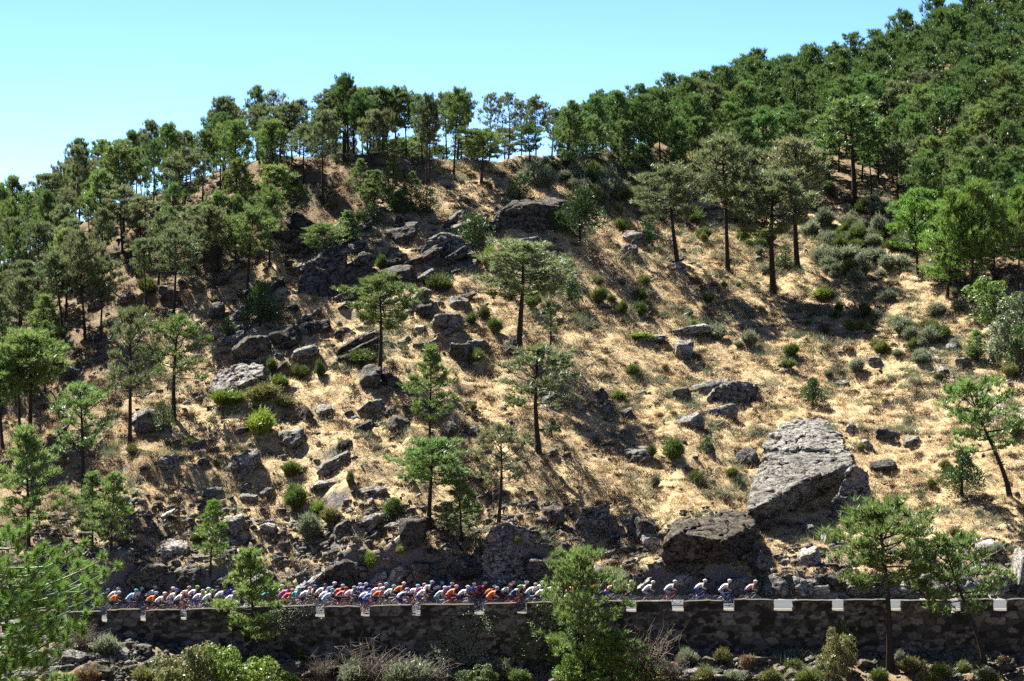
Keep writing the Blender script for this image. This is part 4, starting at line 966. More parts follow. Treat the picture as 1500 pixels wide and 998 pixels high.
def build_hero():
    import bmesh
    for lab, mat, vox, pts in HERO:
        W = []
        for px, py, yr, f in pts:
            Y = ground_at(px, yr, BANK + .2)[1] - f; r = ray(px, py); p = CAM + r * ((Y + 200) / r[1]); W.append(p)
            g = ground_at(px, yr, BANK + .2); W.append(np.array([p[0], max(p[1], g[1]) + .9, min(p[2], g[2]) - .7]))
        W = np.array(W); org = np.array([W[:, 0].mean(), W[:, 1].mean(), W[:, 2].min()])
        bm = bmesh.new()
        for p in W - org: bm.verts.new(p)
        bmesh.ops.convex_hull(bm, input=bm.verts[:])
        bmesh.ops.delete(bm, geom=[v for v in bm.verts if not v.link_faces], context='VERTS'); bmesh.ops.triangulate(bm, faces=bm.faces[:])
        bm.verts.index_update(); V = np.array([v.co[:] for v in bm.verts]); F = np.array([[v.index for v in f.verts] for f in bm.faces]); bm.free()
        mb = MB(); mb.add(V, F); me = solidify(mb, 'boulder', vox, [mat], 2)
        n = len(me.vertices); co = np.zeros(n * 3, np.float32); nr = np.zeros(n * 3, np.float32)
        me.vertices.foreach_get('co', co); me.vertices.foreach_get('normal', nr); co = co.reshape(-1, 3).astype(float); nr = nr.reshape(-1, 3).astype(float)
        P = co + org
        a = fbm(P[:, 0] * .5, P[:, 1] * .5, P[:, 2] * .6, 3); b = fbm(P[:, 0] * 1.7, P[:, 1] * 1.7, P[:, 2] * 2.2, 4); g = fbm(P[:, 0] * .55 + 5, P[:, 1] * .4, P[:, 2] * .9, 2)
        q = (P[:, 2] * 1.0 - P[:, 0] * .42 + P[:, 1] * .35 + 1.6 * a) * 1.1; st = (np.floor(q) + sstep(.38, .62, q - np.floor(q)) - q)
        co += nr * (.22 * a + .085 * b - .42 * np.exp(-(g / .05) ** 2) + .10 * st)[:, None]
        me.vertices.foreach_set('co', co.astype(np.float32).ravel()); me.update()
        o = link('boulder', me, None, org)
        u = [p[0] for p in pts]; v = [p[1] for p in pts]
        remember(o, 'boulder', '', (min(u) + max(u)) / 2, (min(v) + max(v)) / 2, max(u) - min(u), 'grey boulders on the slope', lab, 'boulder')
LOW_ROCKS = [ # below the wall: x, y, width px, kind, mat
 (110, 972, 46, S_, R_GREY), (170, 965, 40, S_, R_GREY), (205, 958, 34, B, R_DARK), (190, 988, 60, B, R_DARK), (140, 990, 50, S_, R_BROWN), (215, 975, 30, B, R_DARK), (235, 990, 34, B, R_DARK), (452, 990, 34, O_, R_GREY), (430, 978, 26, B, R_DARK), (1040, 975, 34, S_, R_BROWN), (1052, 990, 28, B, R_DARK), (1110, 975, 36, B, R_DARK), (1150, 985, 30, B, R_BROWN), (1185, 970, 26, B, R_DARK), (1020, 992, 40, S_, R_GREY), (1270, 978, 34, S_, R_BROWN), (1340, 985, 30, B, R_DARK), (1475, 980, 36, S_, R_BROWN), (1490, 990, 28, B, R_DARK), (1135, 955, 24, B, R_DARK), (990, 988, 26, B, R_DARK), (1165, 992, 34, S_, R_BROWN), (1095, 992, 30, B, R_DARK),
]
_rid = [0]
def place_rock(x0, y0, x1, y1, roll, kind, mat, label, adj, rr, world=None, sink=.40, group='grey boulders on the slope'):
    cx, w, h = (x0 + x1) / 2, x1 - x0, y1 - y0
    P = world if world is not None else ground_at(cx, y0 + h * .72, BANK + .2)
    k = ppm(P); ms = ROCKS[kind]; me = ms[_rid[0] % len(ms)]; _rid[0] += 1
    a = R(abs(roll)); W, H = w / k, h / k
    # undo the roll so that the rolled box fills w x h
    ca, sa = math.cos(a), math.sin(a)
    det = max(ca * ca - sa * sa, .35)
    lw = max((W * ca - H * sa) / det, W * .6); lh = max((H * ca - W * sa) / det, H * .45)
    if abs(roll) > 40: lw, lh = max(W, H) * 1.05, min(W, H) * .6
    dep = (lw * .55 + lh * .6) * rr.uniform(.85, 1.15)
    o = link('boulder' if max(W, H) > .9 else 'rock', me, None, (P[0], P[1] + dep * .12, P[2] + H * (.5 - sink)), mat)
    o.scale = (lw, dep, lh * (1 + sink * .5))
    o.rotation_euler = (R(rr.uniform(-8, 14)), R(roll), 0)
    o.rotation_euler = (Matrix.Rotation(R(rr.uniform(-14, 14)), 4, 'Z') @ o.rotation_euler.to_matrix().to_4x4()).to_euler()
    if rr.random() < .5 and abs(roll) < 3: o.rotation_euler.z += math.pi
    remember(o, 'boulder' if max(W, H) > .9 else 'rock', adj, cx, (y0 + y1) / 2, w, group, label, 'boulder' if max(W, H) > .9 else 'rock')
    return o
MATN = {id(R_BROWN): 'brown ', id(R_DARK): 'dark ', id(R_GREY): 'grey ', id(R_PALE): 'pale '}
def build_rocks():
    rr = random.Random(3)
    for x0, y0, x1, y1, roll, kind, mat, lab in HAND_ROCKS:
        place_rock(x0, y0, x1, y1, roll, kind, mat, lab, MATN[id(mat)], rr)
    build_hero()
    for x, y, w, kind, mat in LOW_ROCKS:
        yy = np.arange(-9, -1.2, .1); xs = (x - 750) * (200 + yy) / FPX; zs = gz(xs, yy)
        vs = np.array([project((a, b, c))[1] for a, b, c in zip(xs, yy, zs)]); i = int(np.argmin(abs(vs - y)))
        place_rock(x - w / 2, y - w * .3, x + w / 2, y + w * .3, rr.uniform(-25, 10), kind, mat, None, MATN[id(mat)], rr, world=np.array([xs[i], yy[i], zs[i]]), group='rocks below the wall')
    # the smaller stones one can still count: thick on the rocky left and centre, thin on the golden grass
    n = 0; occ = []
    while n < 150:
        px, py = rr.uniform(60, 1500), rr.uniform(300, 868)
        d = .25 + .75 * (200 < px < 760 and py > 380) + .5 * (py > 790) - .12 * (850 < px < 1400 and py < 760) + .3 * (1050 < px and py > 780) + .3 * (1300 < px < 1450 and 480 < py < 560)
        if rr.random() > d: continue
        if in_poly(np.array([px]), np.array([py]), RIGHT_WOOD)[0]: continue
        w = rr.choice([9, 11, 13, 15, 18, 22, 28]) * rr.uniform(.9, 1.2); 
        if any(abs(px - a) < 16 and abs(py - b) < 9 for a, b in occ): continue
        occ.append((px, py)); h = w * rr.uniform(.45, .8)
        if py > 780: w *= 1.35; h *= 1.35
        mat = rr.choice([R_GREY, R_GREY, R_DARK, R_PALE])
        place_rock(px - w / 2, py - h / 2, px + w / 2, py + h / 2, rr.choice([-30, -20, -14, -8, 0, 6]), rr.choice([B, B, S_, S_, K_]), mat, None, MATN[id(mat)], rr); n += 1
    dark = [(330, 480), (420, 345), (560, 305), (730, 300), (730, 470), (610, 500), (480, 545), (340, 545)]; n = 0
    while n < 44:                                     # the dark ledges running down the left of the slope
        px, py = rr.uniform(330, 730), rr.uniform(300, 545)
        if not in_poly(np.array([px]), np.array([py]), dark)[0] or any(abs(px - a) < 20 and abs(py - b) < 10 for a, b in occ): continue
        occ.append((px, py)); w = rr.uniform(22, 56); h = w * rr.uniform(.4, .7)
        place_rock(px - w / 2, py - h / 2, px + w / 2, py + h / 2, rr.choice([-40, -32, -26, -20, -12]), rr.choice([B, S_, S_, K_]), rr.choice([R_DARK, R_DARK, R_GREY]), None, MATN[id(R_DARK)], rr, group='dark ledges on the left of the slope'); n += 1
    # rubble nobody could count
    rng = np.random.default_rng(21); D, F = ico(1); mb = MB(); k = 0
    for _ in range(60000):
        if k >= 7500: break
        x, y = rng.uniform(-46, 48), rng.choice([rng.uniform(6.8, 80), rng.uniform(6.8, 16), rng.uniform(-9, -1.2)])
        px = 750 + FPX * x / (200 + y)
        rocky = fbm(np.array([x * .13]), np.array([y * .13]), 6.6, 3)[0] + (.25 if px < 740 else -.15) + (.5 if y < 14 else 0)
        if rng.uniform(-.3, .5) > rocky: continue
        s = rng.uniform(.08, .31) * (1.4 if rng.random() < .15 else 1)
        r = 1 + .25 * rng.normal(size=(len(D), 1)); v = D * r * s * rng.uniform(.6, 1.4, 3) * [1.2, 1, .7]
        a = rng.uniform(0, 6.3); M = np.array([[math.cos(a), -math.sin(a), 0], [math.sin(a), math.cos(a), 0], [0, 0, 1]])
        mb.add(v @ M.T + [x, y, float(gz(x, y)) + s * .15], F); k += 1
    tag(link('rubble', mb.mesh('rubble', [R_GREY], False)), kind='stuff')

# ------------------------------------------------------------------ shrubs: x, foot y, width px, height px, meshes, material, adj, label
GREEN, BRIGHT, SAGE, BROWN, OLIVE = ((BROOM, S_GREEN, 'green '), (BROOM, S_BRIGHT, 'bright green '), (BROOM, S_SAGE, 'grey-green '), (CUSH, S_BROWN, 'dry brown '), (BROOM, S_OLIVE, 'olive green '))
HAND_SHRUBS = [
 (717, 394, 34, 36, BRIGHT, 'bright green bush beside the whale-backed slab'), (645, 428, 44, 28, GREEN, 'wide dark green bush beside the angular slab'), (877, 447, 28, 28, GREEN, None), (877, 420, 18, 16, OLIVE, None), (910, 462, 24, 22, GREEN, None), (938, 444, 28, 24, GREEN, None), (940, 464, 26, 22, GREEN, None), (944, 420, 24, 18, GREEN, None),
 (1050, 499, 38, 26, SAGE, None), (1098, 510, 34, 28, SAGE, None), (1160, 524, 28, 22, GREEN, None), (1155, 542, 22, 16, GREEN, None), (1255, 548, 32, 24, SAGE, None), (986, 674, 42, 34, GREEN, 'roundest dark green bush in the golden grass uphill of the rugged overhang'), (952, 674, 24, 22, GREEN, None), (1020, 708, 26, 18, GREEN, None), (1072, 702, 24, 17, GREEN, None), (960, 718, 16, 24, SAGE, None), (927, 550, 24, 18, GREEN, None), (908, 588, 34, 16, BRIGHT, None),
 (697, 532, 34, 20, GREEN, None), (428, 699, 30, 24, GREEN, 'round green bush alone below the craggy grey boulder'), (433, 746, 40, 40, GREEN, 'largest green bush on the lower left slope'), (462, 756, 30, 22, BRIGHT, None), (455, 792, 44, 42, SAGE, None), (486, 770, 36, 30, OLIVE, None), (576, 758, 36, 28, GREEN, None), (540, 838, 28, 26, BRIGHT, 'bright green bush just above the peloton at the left centre'),
 (332, 596, 56, 26, BRIGHT, 'spreading bright green bush below the long pale slab'), (384, 590, 60, 30, OLIVE, None), (378, 638, 60, 40, BRIGHT, 'large bright green bush above the rounded grey boulder'), (410, 570, 40, 22, GREEN, None), (398, 545, 22, 20, GREEN, None), (440, 556, 26, 22, GREEN, None), (470, 554, 20, 28, GREEN, None), (416, 598, 36, 20, OLIVE, None), (528, 534, 52, 22, GREEN, 'flat dark green bush behind the black upright boulder'), (745, 440, 30, 16, GREEN, None), (725, 490, 26, 26, GREEN, None), (708, 470, 22, 22, GREEN, None), (690, 476, 20, 18, GREEN, None),
 (215, 432, 34, 26, GREEN, None), (210, 470, 22, 22, OLIVE, None), (935, 500, 50, 14, BRIGHT, None), (780, 450, 34, 22, GREEN, None), (513, 715, 16, 26, OLIVE, None), (910, 340, 24, 20, GREEN, None), (868, 300, 34, 30, GREEN, None), (905, 318, 26, 20, OLIVE, None), (560, 395, 22, 22, GREEN, None), (1018, 486, 14, 18, BRIGHT, None), (1290, 520, 30, 18, OLIVE, None), (1488, 640, 30, 24, SAGE, None), (1485, 520, 60, 24, SAGE, None), (1214, 398, 16, 18, BRIGHT, None), (1205, 440, 36, 20, BRIGHT, None), (1120, 360, 40, 28, GREEN, None), (1090, 330, 46, 30, GREEN, None), (1015, 330, 44, 26, GREEN, None), (1070, 300, 40, 30, GREEN, None), (1030, 352, 30, 20, GREEN, None),
 (1384, 690, 24, 18, OLIVE, None), (1375, 560, 18, 14, GREEN, None), (1300, 445, 30, 22, SAGE, None),
]
SHRUB_FILL = [  # polygon, how many, kinds, size in metres
 ([(1180, 330), (1290, 300), (1335, 330), (1325, 405), (1235, 420), (1185, 380)], 50, [SAGE, SAGE, SAGE, GREEN], (1.3, 2.6), 'sage patch below the right wood'),
 ([(1215, 450), (1290, 470), (1370, 455), (1385, 500), (1340, 540), (1250, 500)], 24, [SAGE, SAGE, GREEN, OLIVE], (1.1, 2.2), 'grey-green shrubs above the sandy gully'),
 ([(755, 242), (940, 250), (960, 310), (880, 300), (770, 268)], 36, [SAGE, SAGE, SAGE, GREEN], (1.4, 2.8), 'shrub belt along the crest'),
 ([(920, 300), (1010, 290), (1100, 350), (1180, 400), (1140, 420), (1000, 370)], 12, [GREEN, SAGE, OLIVE], (.9, 2.0), 'shrubs along the foot of the right wood'),
 ([(860, 380), (1240, 440), (1260, 560), (1100, 560), (880, 500)], 18, [SAGE, GREEN, BROWN, SAGE], (.6, 1.3), 'small shrubs in the golden grass'),
 ([(860, 520), (1380, 560), (1380, 760), (1280, 760), (1200, 620), (880, 720)], 15, [BROWN, BROWN, OLIVE], (.6, 1.1), 'small shrubs in the golden grass'),
 ([(380, 500), (760, 440), (780, 780), (240, 830), (260, 660)], 18, [OLIVE, BROWN, GREEN], (.6, 1.2), 'small shrubs among the rocks'),
 ([(1280, 560), (1500, 600), (1500, 830), (1280, 790)], 10, [OLIVE, BROWN, SAGE], (.7, 1.4), 'small shrubs at the right of the slope'),
 ([(200, 780), (1440, 780), (1440, 850), (200, 850)], 12, [OLIVE, BROWN, GREEN], (.7, 1.3), 'shrubs on the bank above the road'),
 ([(0, 520), (250, 480), (260, 760), (0, 800)], 8, [OLIVE, GREEN, BROWN], (.7, 1.5), 'shrubs in the left wood'),
 ([(250, 400), (500, 300), (700, 250), (740, 280), (560, 320), (300, 470)], 8, [OLIVE, GREEN, BROWN], (.7, 1.4), 'shrubs in the left wood'),
 ([(1380, 440), (1500, 480), (1500, 560), (1400, 520)], 6, [SAGE, SAGE, OLIVE], (1.0, 2.0), 'shrubs at the right edge'),
 ([(1350, 200), (1500, 180), (1500, 330), (1420, 320)], 5, [SAGE, OLIVE], (1.2, 2.2), 'shrubs in the right wood'),
]
def place_shrub(px, py, wm, hm, kind, label, rr, P, group, name='shrub'):
    ms, mat, adj = kind; me = ms[rr.randrange(len(ms))]
    base_w, base_h = (1.25, .78) if ms is BROOM else (1.05, .45) if ms is CUSH else (2.0, 1.1)
    o = link(name, me, None, (P[0], P[1], P[2] - .03), mat)
    s = wm / base_w; o.scale = (s, s, hm / base_h)
    o.rotation_euler = (R(rr.uniform(-6, 6)), R(rr.uniform(-6, 6)), rr.uniform(0, 6.28))
    remember(o, 'bush' if wm > 1.1 else 'shrub', adj, px, py - hm * ppm(P) / 2, wm, group, label, 'shrub'); return o
def below(px, py, lo=-10.0, hi=-1.0):
    yy = np.arange(lo, hi, .1); xs = (px - 750) * (200 + yy) / FPX; zs = gz(xs, yy)
    vs = np.array([project((a, b, c))[1] for a, b, c in zip(xs, yy, zs)]); i = int(np.argmin(abs(vs - py)))
    return np.array([xs[i], yy[i], zs[i]])
def build_shrubs():
    rr = random.Random(8); n = 0
    for px, py, w, h, kind, lab in HAND_SHRUBS:
        P = ground_at(px, py - 2, BANK + .3); k = ppm(P); place_shrub(px, py, w / k, h / k, kind, lab, rr, P, 'shrubs on the slope'); n += 1
    for poly, m, kinds, (a, b), grp in SHRUB_FILL:
        xs = [p[0] for p in poly]; ys = [p[1] for p in poly]; c = 0; got = []
        for _ in range(4000):
            if c >= m: break
            px, py = rr.uniform(min(xs), max(xs)), rr.uniform(min(ys), max(ys))
            if not in_poly(np.array([px]), np.array([py]), poly)[0] or any(abs(px - u) < 10 and abs(py - v) < 6 for u, v in got): continue
            got.append((px, py)); P = ground_at(px, py, BANK + .3); w = rr.uniform(a, b); kind = rr.choice(kinds)
            place_shrub(px, py, w, w * rr.uniform(.55, .85) * (.6 if kind is BROWN else 1), kind, None, rr, P, grp); c += 1; n += 1
    # below and on the wall
    for px, py, w, h, kind, lab in [
        (264, 1024, 116, 96, OLIVE, 'big yellow-green bush below the wall at the left'), (352, 1028, 128, 100, BRIGHT, 'big bright yellow-green bush beside the pine at the foot of the wall'), (155, 962, 46, 38, SAGE, 'round grey-green bush against the wall end at the left'),
        (1228, 990, 70, 74, OLIVE, 'bushy olive shrub standing against the wall at the right'), (1240, 935, 30, 50, GREEN, 'tall green shrub growing up the wall behind the olive one'), (735, 996, 60, 36, SAGE, None), (835, 1000, 60, 46, BRIGHT, None), (960, 1004, 70, 34, OLIVE, None), (1008, 976, 40, 30, SAGE, None), (420, 1004, 50, 22, BRIGHT, 'low bright green shrub at the very bottom left of the wall centre'), (470, 990, 40, 22, OLIVE, None), (1060, 972, 30, 24, OLIVE, None), (1100, 978, 34, 24, BROWN, None), (1165, 985, 40, 22, GREEN, None), (1340, 985, 50, 26, OLIVE, None), (1380, 992, 44, 24, GREEN, None), (1415, 985, 30, 20, OLIVE, None), (760, 1000, 40, 24, GREEN, None), (300, 965, 30, 22, BROWN, None), (520, 1004, 70, 44, SAGE, None), (596, 1006, 76, 46, SAGE, None), (505, 985, 44, 30, GREEN, None), (580, 978, 36, 26, SAGE, None), (610, 995, 50, 30, OLIVE, None), (700, 1004, 60, 34, GREEN, None), (930, 985, 40, 36, GREEN, None), (1030, 1000, 50, 26, OLIVE, None), (1080, 998, 34, 20, SAGE, None), (1130, 1000, 44, 24, OLIVE, None), (1290, 1000, 40, 26, GREEN, None), (1320, 970, 30, 20, SAGE, None), (1190, 1002, 44, 26, GREEN, None), (1365, 1002, 46, 24, OLIVE, None), (1450, 1000, 40, 24, OLIVE, None), (380, 968, 36, 26, SAGE, None), (440, 965, 36, 24, GREEN, None), (210, 1002, 44, 30, OLIVE, None), (120, 1002, 46, 30, BROWN, None), (1470, 975, 30, 18, BROWN, None)]:
        P = below(px, py); k = ppm(P); place_shrub(px, py, w / k, h / k, (BUSHY, kind[1], kind[2]) if w > 55 and kind is not SAGE else kind, lab, rr, P, 'shrubs below the wall')
    for px, py, w, h, lab in [(545, 1000, 120, 62, 'wide tangle of bare grey twigs below the wall centre'), (620, 1004, 80, 46, 'smaller tangle of bare twigs beside the grey-green creeper'), (948, 990, 90, 78, 'dry brown thicket of bare stems leaning on the wall beside the broad pine'), (985, 998, 50, 40, 'low dry thicket at the end of the leaning bare stems'), (470, 996, 70, 40, 'bare twiggy bush at the foot of the wall left of centre'), (118, 950, 60, 40, 'dry twiggy bush by the wall end at the left')]:
        P = below(px, py); k = ppm(P); kind = (TWIGGY, TWIG, 'bare '); o = place_shrub(px, py, w / k, h / k, kind, lab, rr, P, 'bare thickets below the wall', 'dry_shrub')
    # creepers hanging on the wall
    for i, (x0, y0, x1, y1, lab) in enumerate([(640, 905, 716, 1000, 'grey-green creeper climbing the wall below the centre of the peloton'), (766, 892, 842, 1000, 'dark mat of creeper spilling over the wall beside the broad pine'), (398, 892, 450, 930, 'leafy sprig of creeper on a merlon right of the pine at left')]):
        rng = np.random.default_rng(60 + i); K = MB(); n = 5200 if i < 2 else 700; cl = 24
        c = np.column_stack([rng.uniform(x0, x1, cl), y0 + (y1 - y0) * rng.uniform(0, 1, cl) ** .8])
        xc = (x0 + x1) / 2; c[:, 0] += (c[:, 1] - y0) / (y1 - y0) * (18 if i else -20) * (1 - 2 * (i == 0)) * 0
        pk = rng.integers(0, cl, n); q = c[pk] + rng.normal(size=(n, 2)) * [11, 9]
        dep = -.98 - (2.6 if i < 2 else .3) * ((q[:, 1] - y0) / (y1 - y0)).clip(0, 1) ** 1.2 * (.75 + .35 * np.sin(pk * 2.1)) - np.abs(rng.normal(size=n)) * .2
        X = (q[:, 0] - 750) * (200 + dep) / FPX; Z = 25 - (q[:, 1] - 360) * (200 + dep) / FPX
        Z = np.maximum(Z, gz(X, dep) + .02)
        org = np.array([X.mean(), -1.0, Z.min()])
        flakes(K, np.column_stack([X, dep, Z]) - org, .05 * rng.uniform(.6, 1.4, n), np.array([0, -.4, .8]), 0, rng)
        for _ in range(16):
            a = rng.integers(0, n); b = rng.integers(0, n)
            pa, pb = np.array([X[a], dep[a], Z[a]]) - org, np.array([X[b], dep[b], Z[b]]) - org
            if np.linalg.norm(pa - pb) < 2.2: tube(K, [pa, (pa + pb) / 2 + [0, -.1, .05], pb], [.012, .01, .006], 3, cap=False)
        o = link('creeper', K.mesh('creeper', [S_VINE if i != 1 else S_GREEN]), None, org)
        remember(o, 'creeper', '', xc, (y0 + y1) / 2, (x1 - x0) / 21, None, lab, 'creeper')
    print('shrubs', n)

# ------------------------------------------------------------------ grass: nobody could count it
def build_grass():
    rng = np.random.default_rng(31)
    def field(name, n, cols, hmin, hmax, blades_n, wid, spread, cond, trans=.3):
        m = leaf_mat(name + '_mat', cols[0], cols[1], trans, 0.0)
        N = n * 4; x = rng.uniform(-52, 62, N); y = np.concatenate([rng.uniform(6.9, 98, N - N // 6), rng.uniform(-9.5, -1.0, N // 6)])
        px = 750 + FPX * x / (200 + y); z = gz(x, y); py = 360 - FPX * (z - 25) / (200 + y)
        ok = cond(x, y, px, py) & (px > -40) & (px < 1540)
        e = .7; nz = (gz(x + e, y) - gz(x - e, y)) / (2 * e), (gz(x, y + e) - gz(x, y - e)) / (2 * e)
        ok &= np.hypot(*nz) < 1.25
        i = np.nonzero(ok)[0][:n]; P = np.column_stack([x[i], y[i], z[i] - .03]); s = rng.uniform(hmin, hmax, len(i)) * (1 + .25 * fbm(x[i] * .3, y[i] * .3, 2, 2))
        b = np.repeat(P, blades_n, 0); sc = np.repeat(s, blades_n)
        b[:, :2] += rng.normal(size=(len(b), 2)) * (sc * spread * .55)[:, None]
        d = rng.normal(size=(len(b), 3)) * [spread, spread, .15] + [.05, -.10, 1]
        d = unit(d); mb = MB(); blades(mb, b, b + d * (sc * rng.uniform(.6, 1.15, len(b)))[:, None], wid * rng.uniform(.6, 1.3, len(b)), 0, rng)
        tag(link(name, mb.mesh(name, [m])), kind='stuff'); print(name, len(i))
    patch = lambda x, y, k, f: fbm(x * f + k, y * f, 1.7 + k, 3)
    inwood = lambda px, py: in_poly(px, py, LEFT_WOOD) | in_poly(px, py, RIGHT_WOOD)
    field('dry_grass', 42000, ((.57, .43, .205), (.87, .70, .40)), .16, .42, 8, .038, .6, lambda x, y, px, py: (~inwood(px, py)) & (patch(x, y, 0, .35) + .35 * (px > 600) - .25 * (px < 380) > rng.uniform(-.55, .25, len(x))))
    field('dry_ground_cover', 15000, ((.14, .09, .045), (.30, .20, .10)), .18, .46, 18, .036, .95, lambda x, y, px, py: (patch(x, y, 5, .45) + .1 > rng.uniform(-.2, .7, len(x))), .2)
    field('dry_cushions', 5200, ((.055, .042, .022), (.15, .11, .058)), .26, .62, 80, .045, .95, lambda x, y, px, py: (patch(x, y, 3, .5) + .15 + .2 * inwood(px, py) > rng.uniform(-.3, .8, len(x))), .04)
    field('green_ground_cover', 6500, ((.12, .145, .08), (.25, .28, .16)), .24, .72, 60, .04, .9, lambda x, y, px, py: patch(x, y, 9, .25) + .22 * (px > 760) * (py < 640) > rng.uniform(.0, .8, len(x)), .25)
# ------------------------------------------------------------------ riders and bicycles
def capsule(mb, a, b, ra, rb, n=10):
    a, b = np.asarray(a, float), np.asarray(b, float)
    d = b - a; l = np.linalg.norm(d); d /= l
    ts = np.concatenate([-np.cos(np.linspace(0, math.pi / 2, 4)) * ra / l, np.linspace(.15, .85, 4), 1 + np.sin(np.linspace(0, math.pi / 2, 4)) * rb / l])
    rad = np.concatenate([np.sin(np.linspace(0, math.pi / 2, 4)) * ra + .001, ra + (rb - ra) * np.linspace(.15, .85, 4), np.cos(np.linspace(0, math.pi / 2, 4)) * rb + .001])
    tube(mb, a + d * (ts * l)[:, None], rad, n)
def solidify(mb, name, voxel, mats, smooth=3):
    """one continuous skin over overlapping limbs"""
    me = mb.mesh(name + '_raw', mats); o = bpy.data.objects.new('tmp', me); C.objects.link(o)
    m = o.modifiers.new('r', 'REMESH'); m.mode = 'VOXEL'; m.voxel_size = voxel
    s = o.modifiers.new('s', 'SMOOTH'); s.iterations = smooth; s.factor = .5
    bpy.context.view_layer.update(); dg = bpy.context.evaluated_depsgraph_get()
    out = bpy.data.meshes.new_from_object(o.evaluated_get(dg)); out.name = name
    bpy.data.objects.remove(o); bpy.data.meshes.remove(me)
    out.materials.clear()
    for x in mats: out.materials.append(x)
    out.polygons.foreach_set('material_index', np.zeros(len(out.polygons), np.int32))
    out.polygons.foreach_set('use_smooth', np.ones(len(out.polygons), bool)); return out
def cloth_mat(name, c): return plain_mat(name, c, .7, .06, 10, .2)
SKIN = plain_mat('skin', (.42, .235, .15), .55, .1, 10)
RUBBER = plain_mat('rubber', (.02, .02, .02), .6, .1, 10); ALLOY = plain_mat('alloy', (.55, .56, .58), .3, .05, 10, .6)
CARBON = plain_mat('carbon', (.035, .035, .04), .35, .1, 10, .5); SHOE = cloth_mat('shoe_white', (.75, .75, .75)); GLASSES = plain_mat('dark_lens', (.02, .02, .025), .15, .1, 10, .6)
def ik(a, b, l1, l2, bend):
    a, b = np.asarray(a, float), np.asarray(b, float); d = b - a; L_ = min(np.linalg.norm(d), (l1 + l2) * .999); u = d / np.linalg.norm(d)
    x = (l1 * l1 - l2 * l2 + L_ * L_) / (2 * L_); h = math.sqrt(max(l1 * l1 - x * x, 0))
    bend = np.asarray(bend, float); bend = bend - u * (bend @ u); bend /= np.linalg.norm(bend)
    return a + u * x + bend * h
BB = np.array([-.08, 0, .28]); CRANK = .17
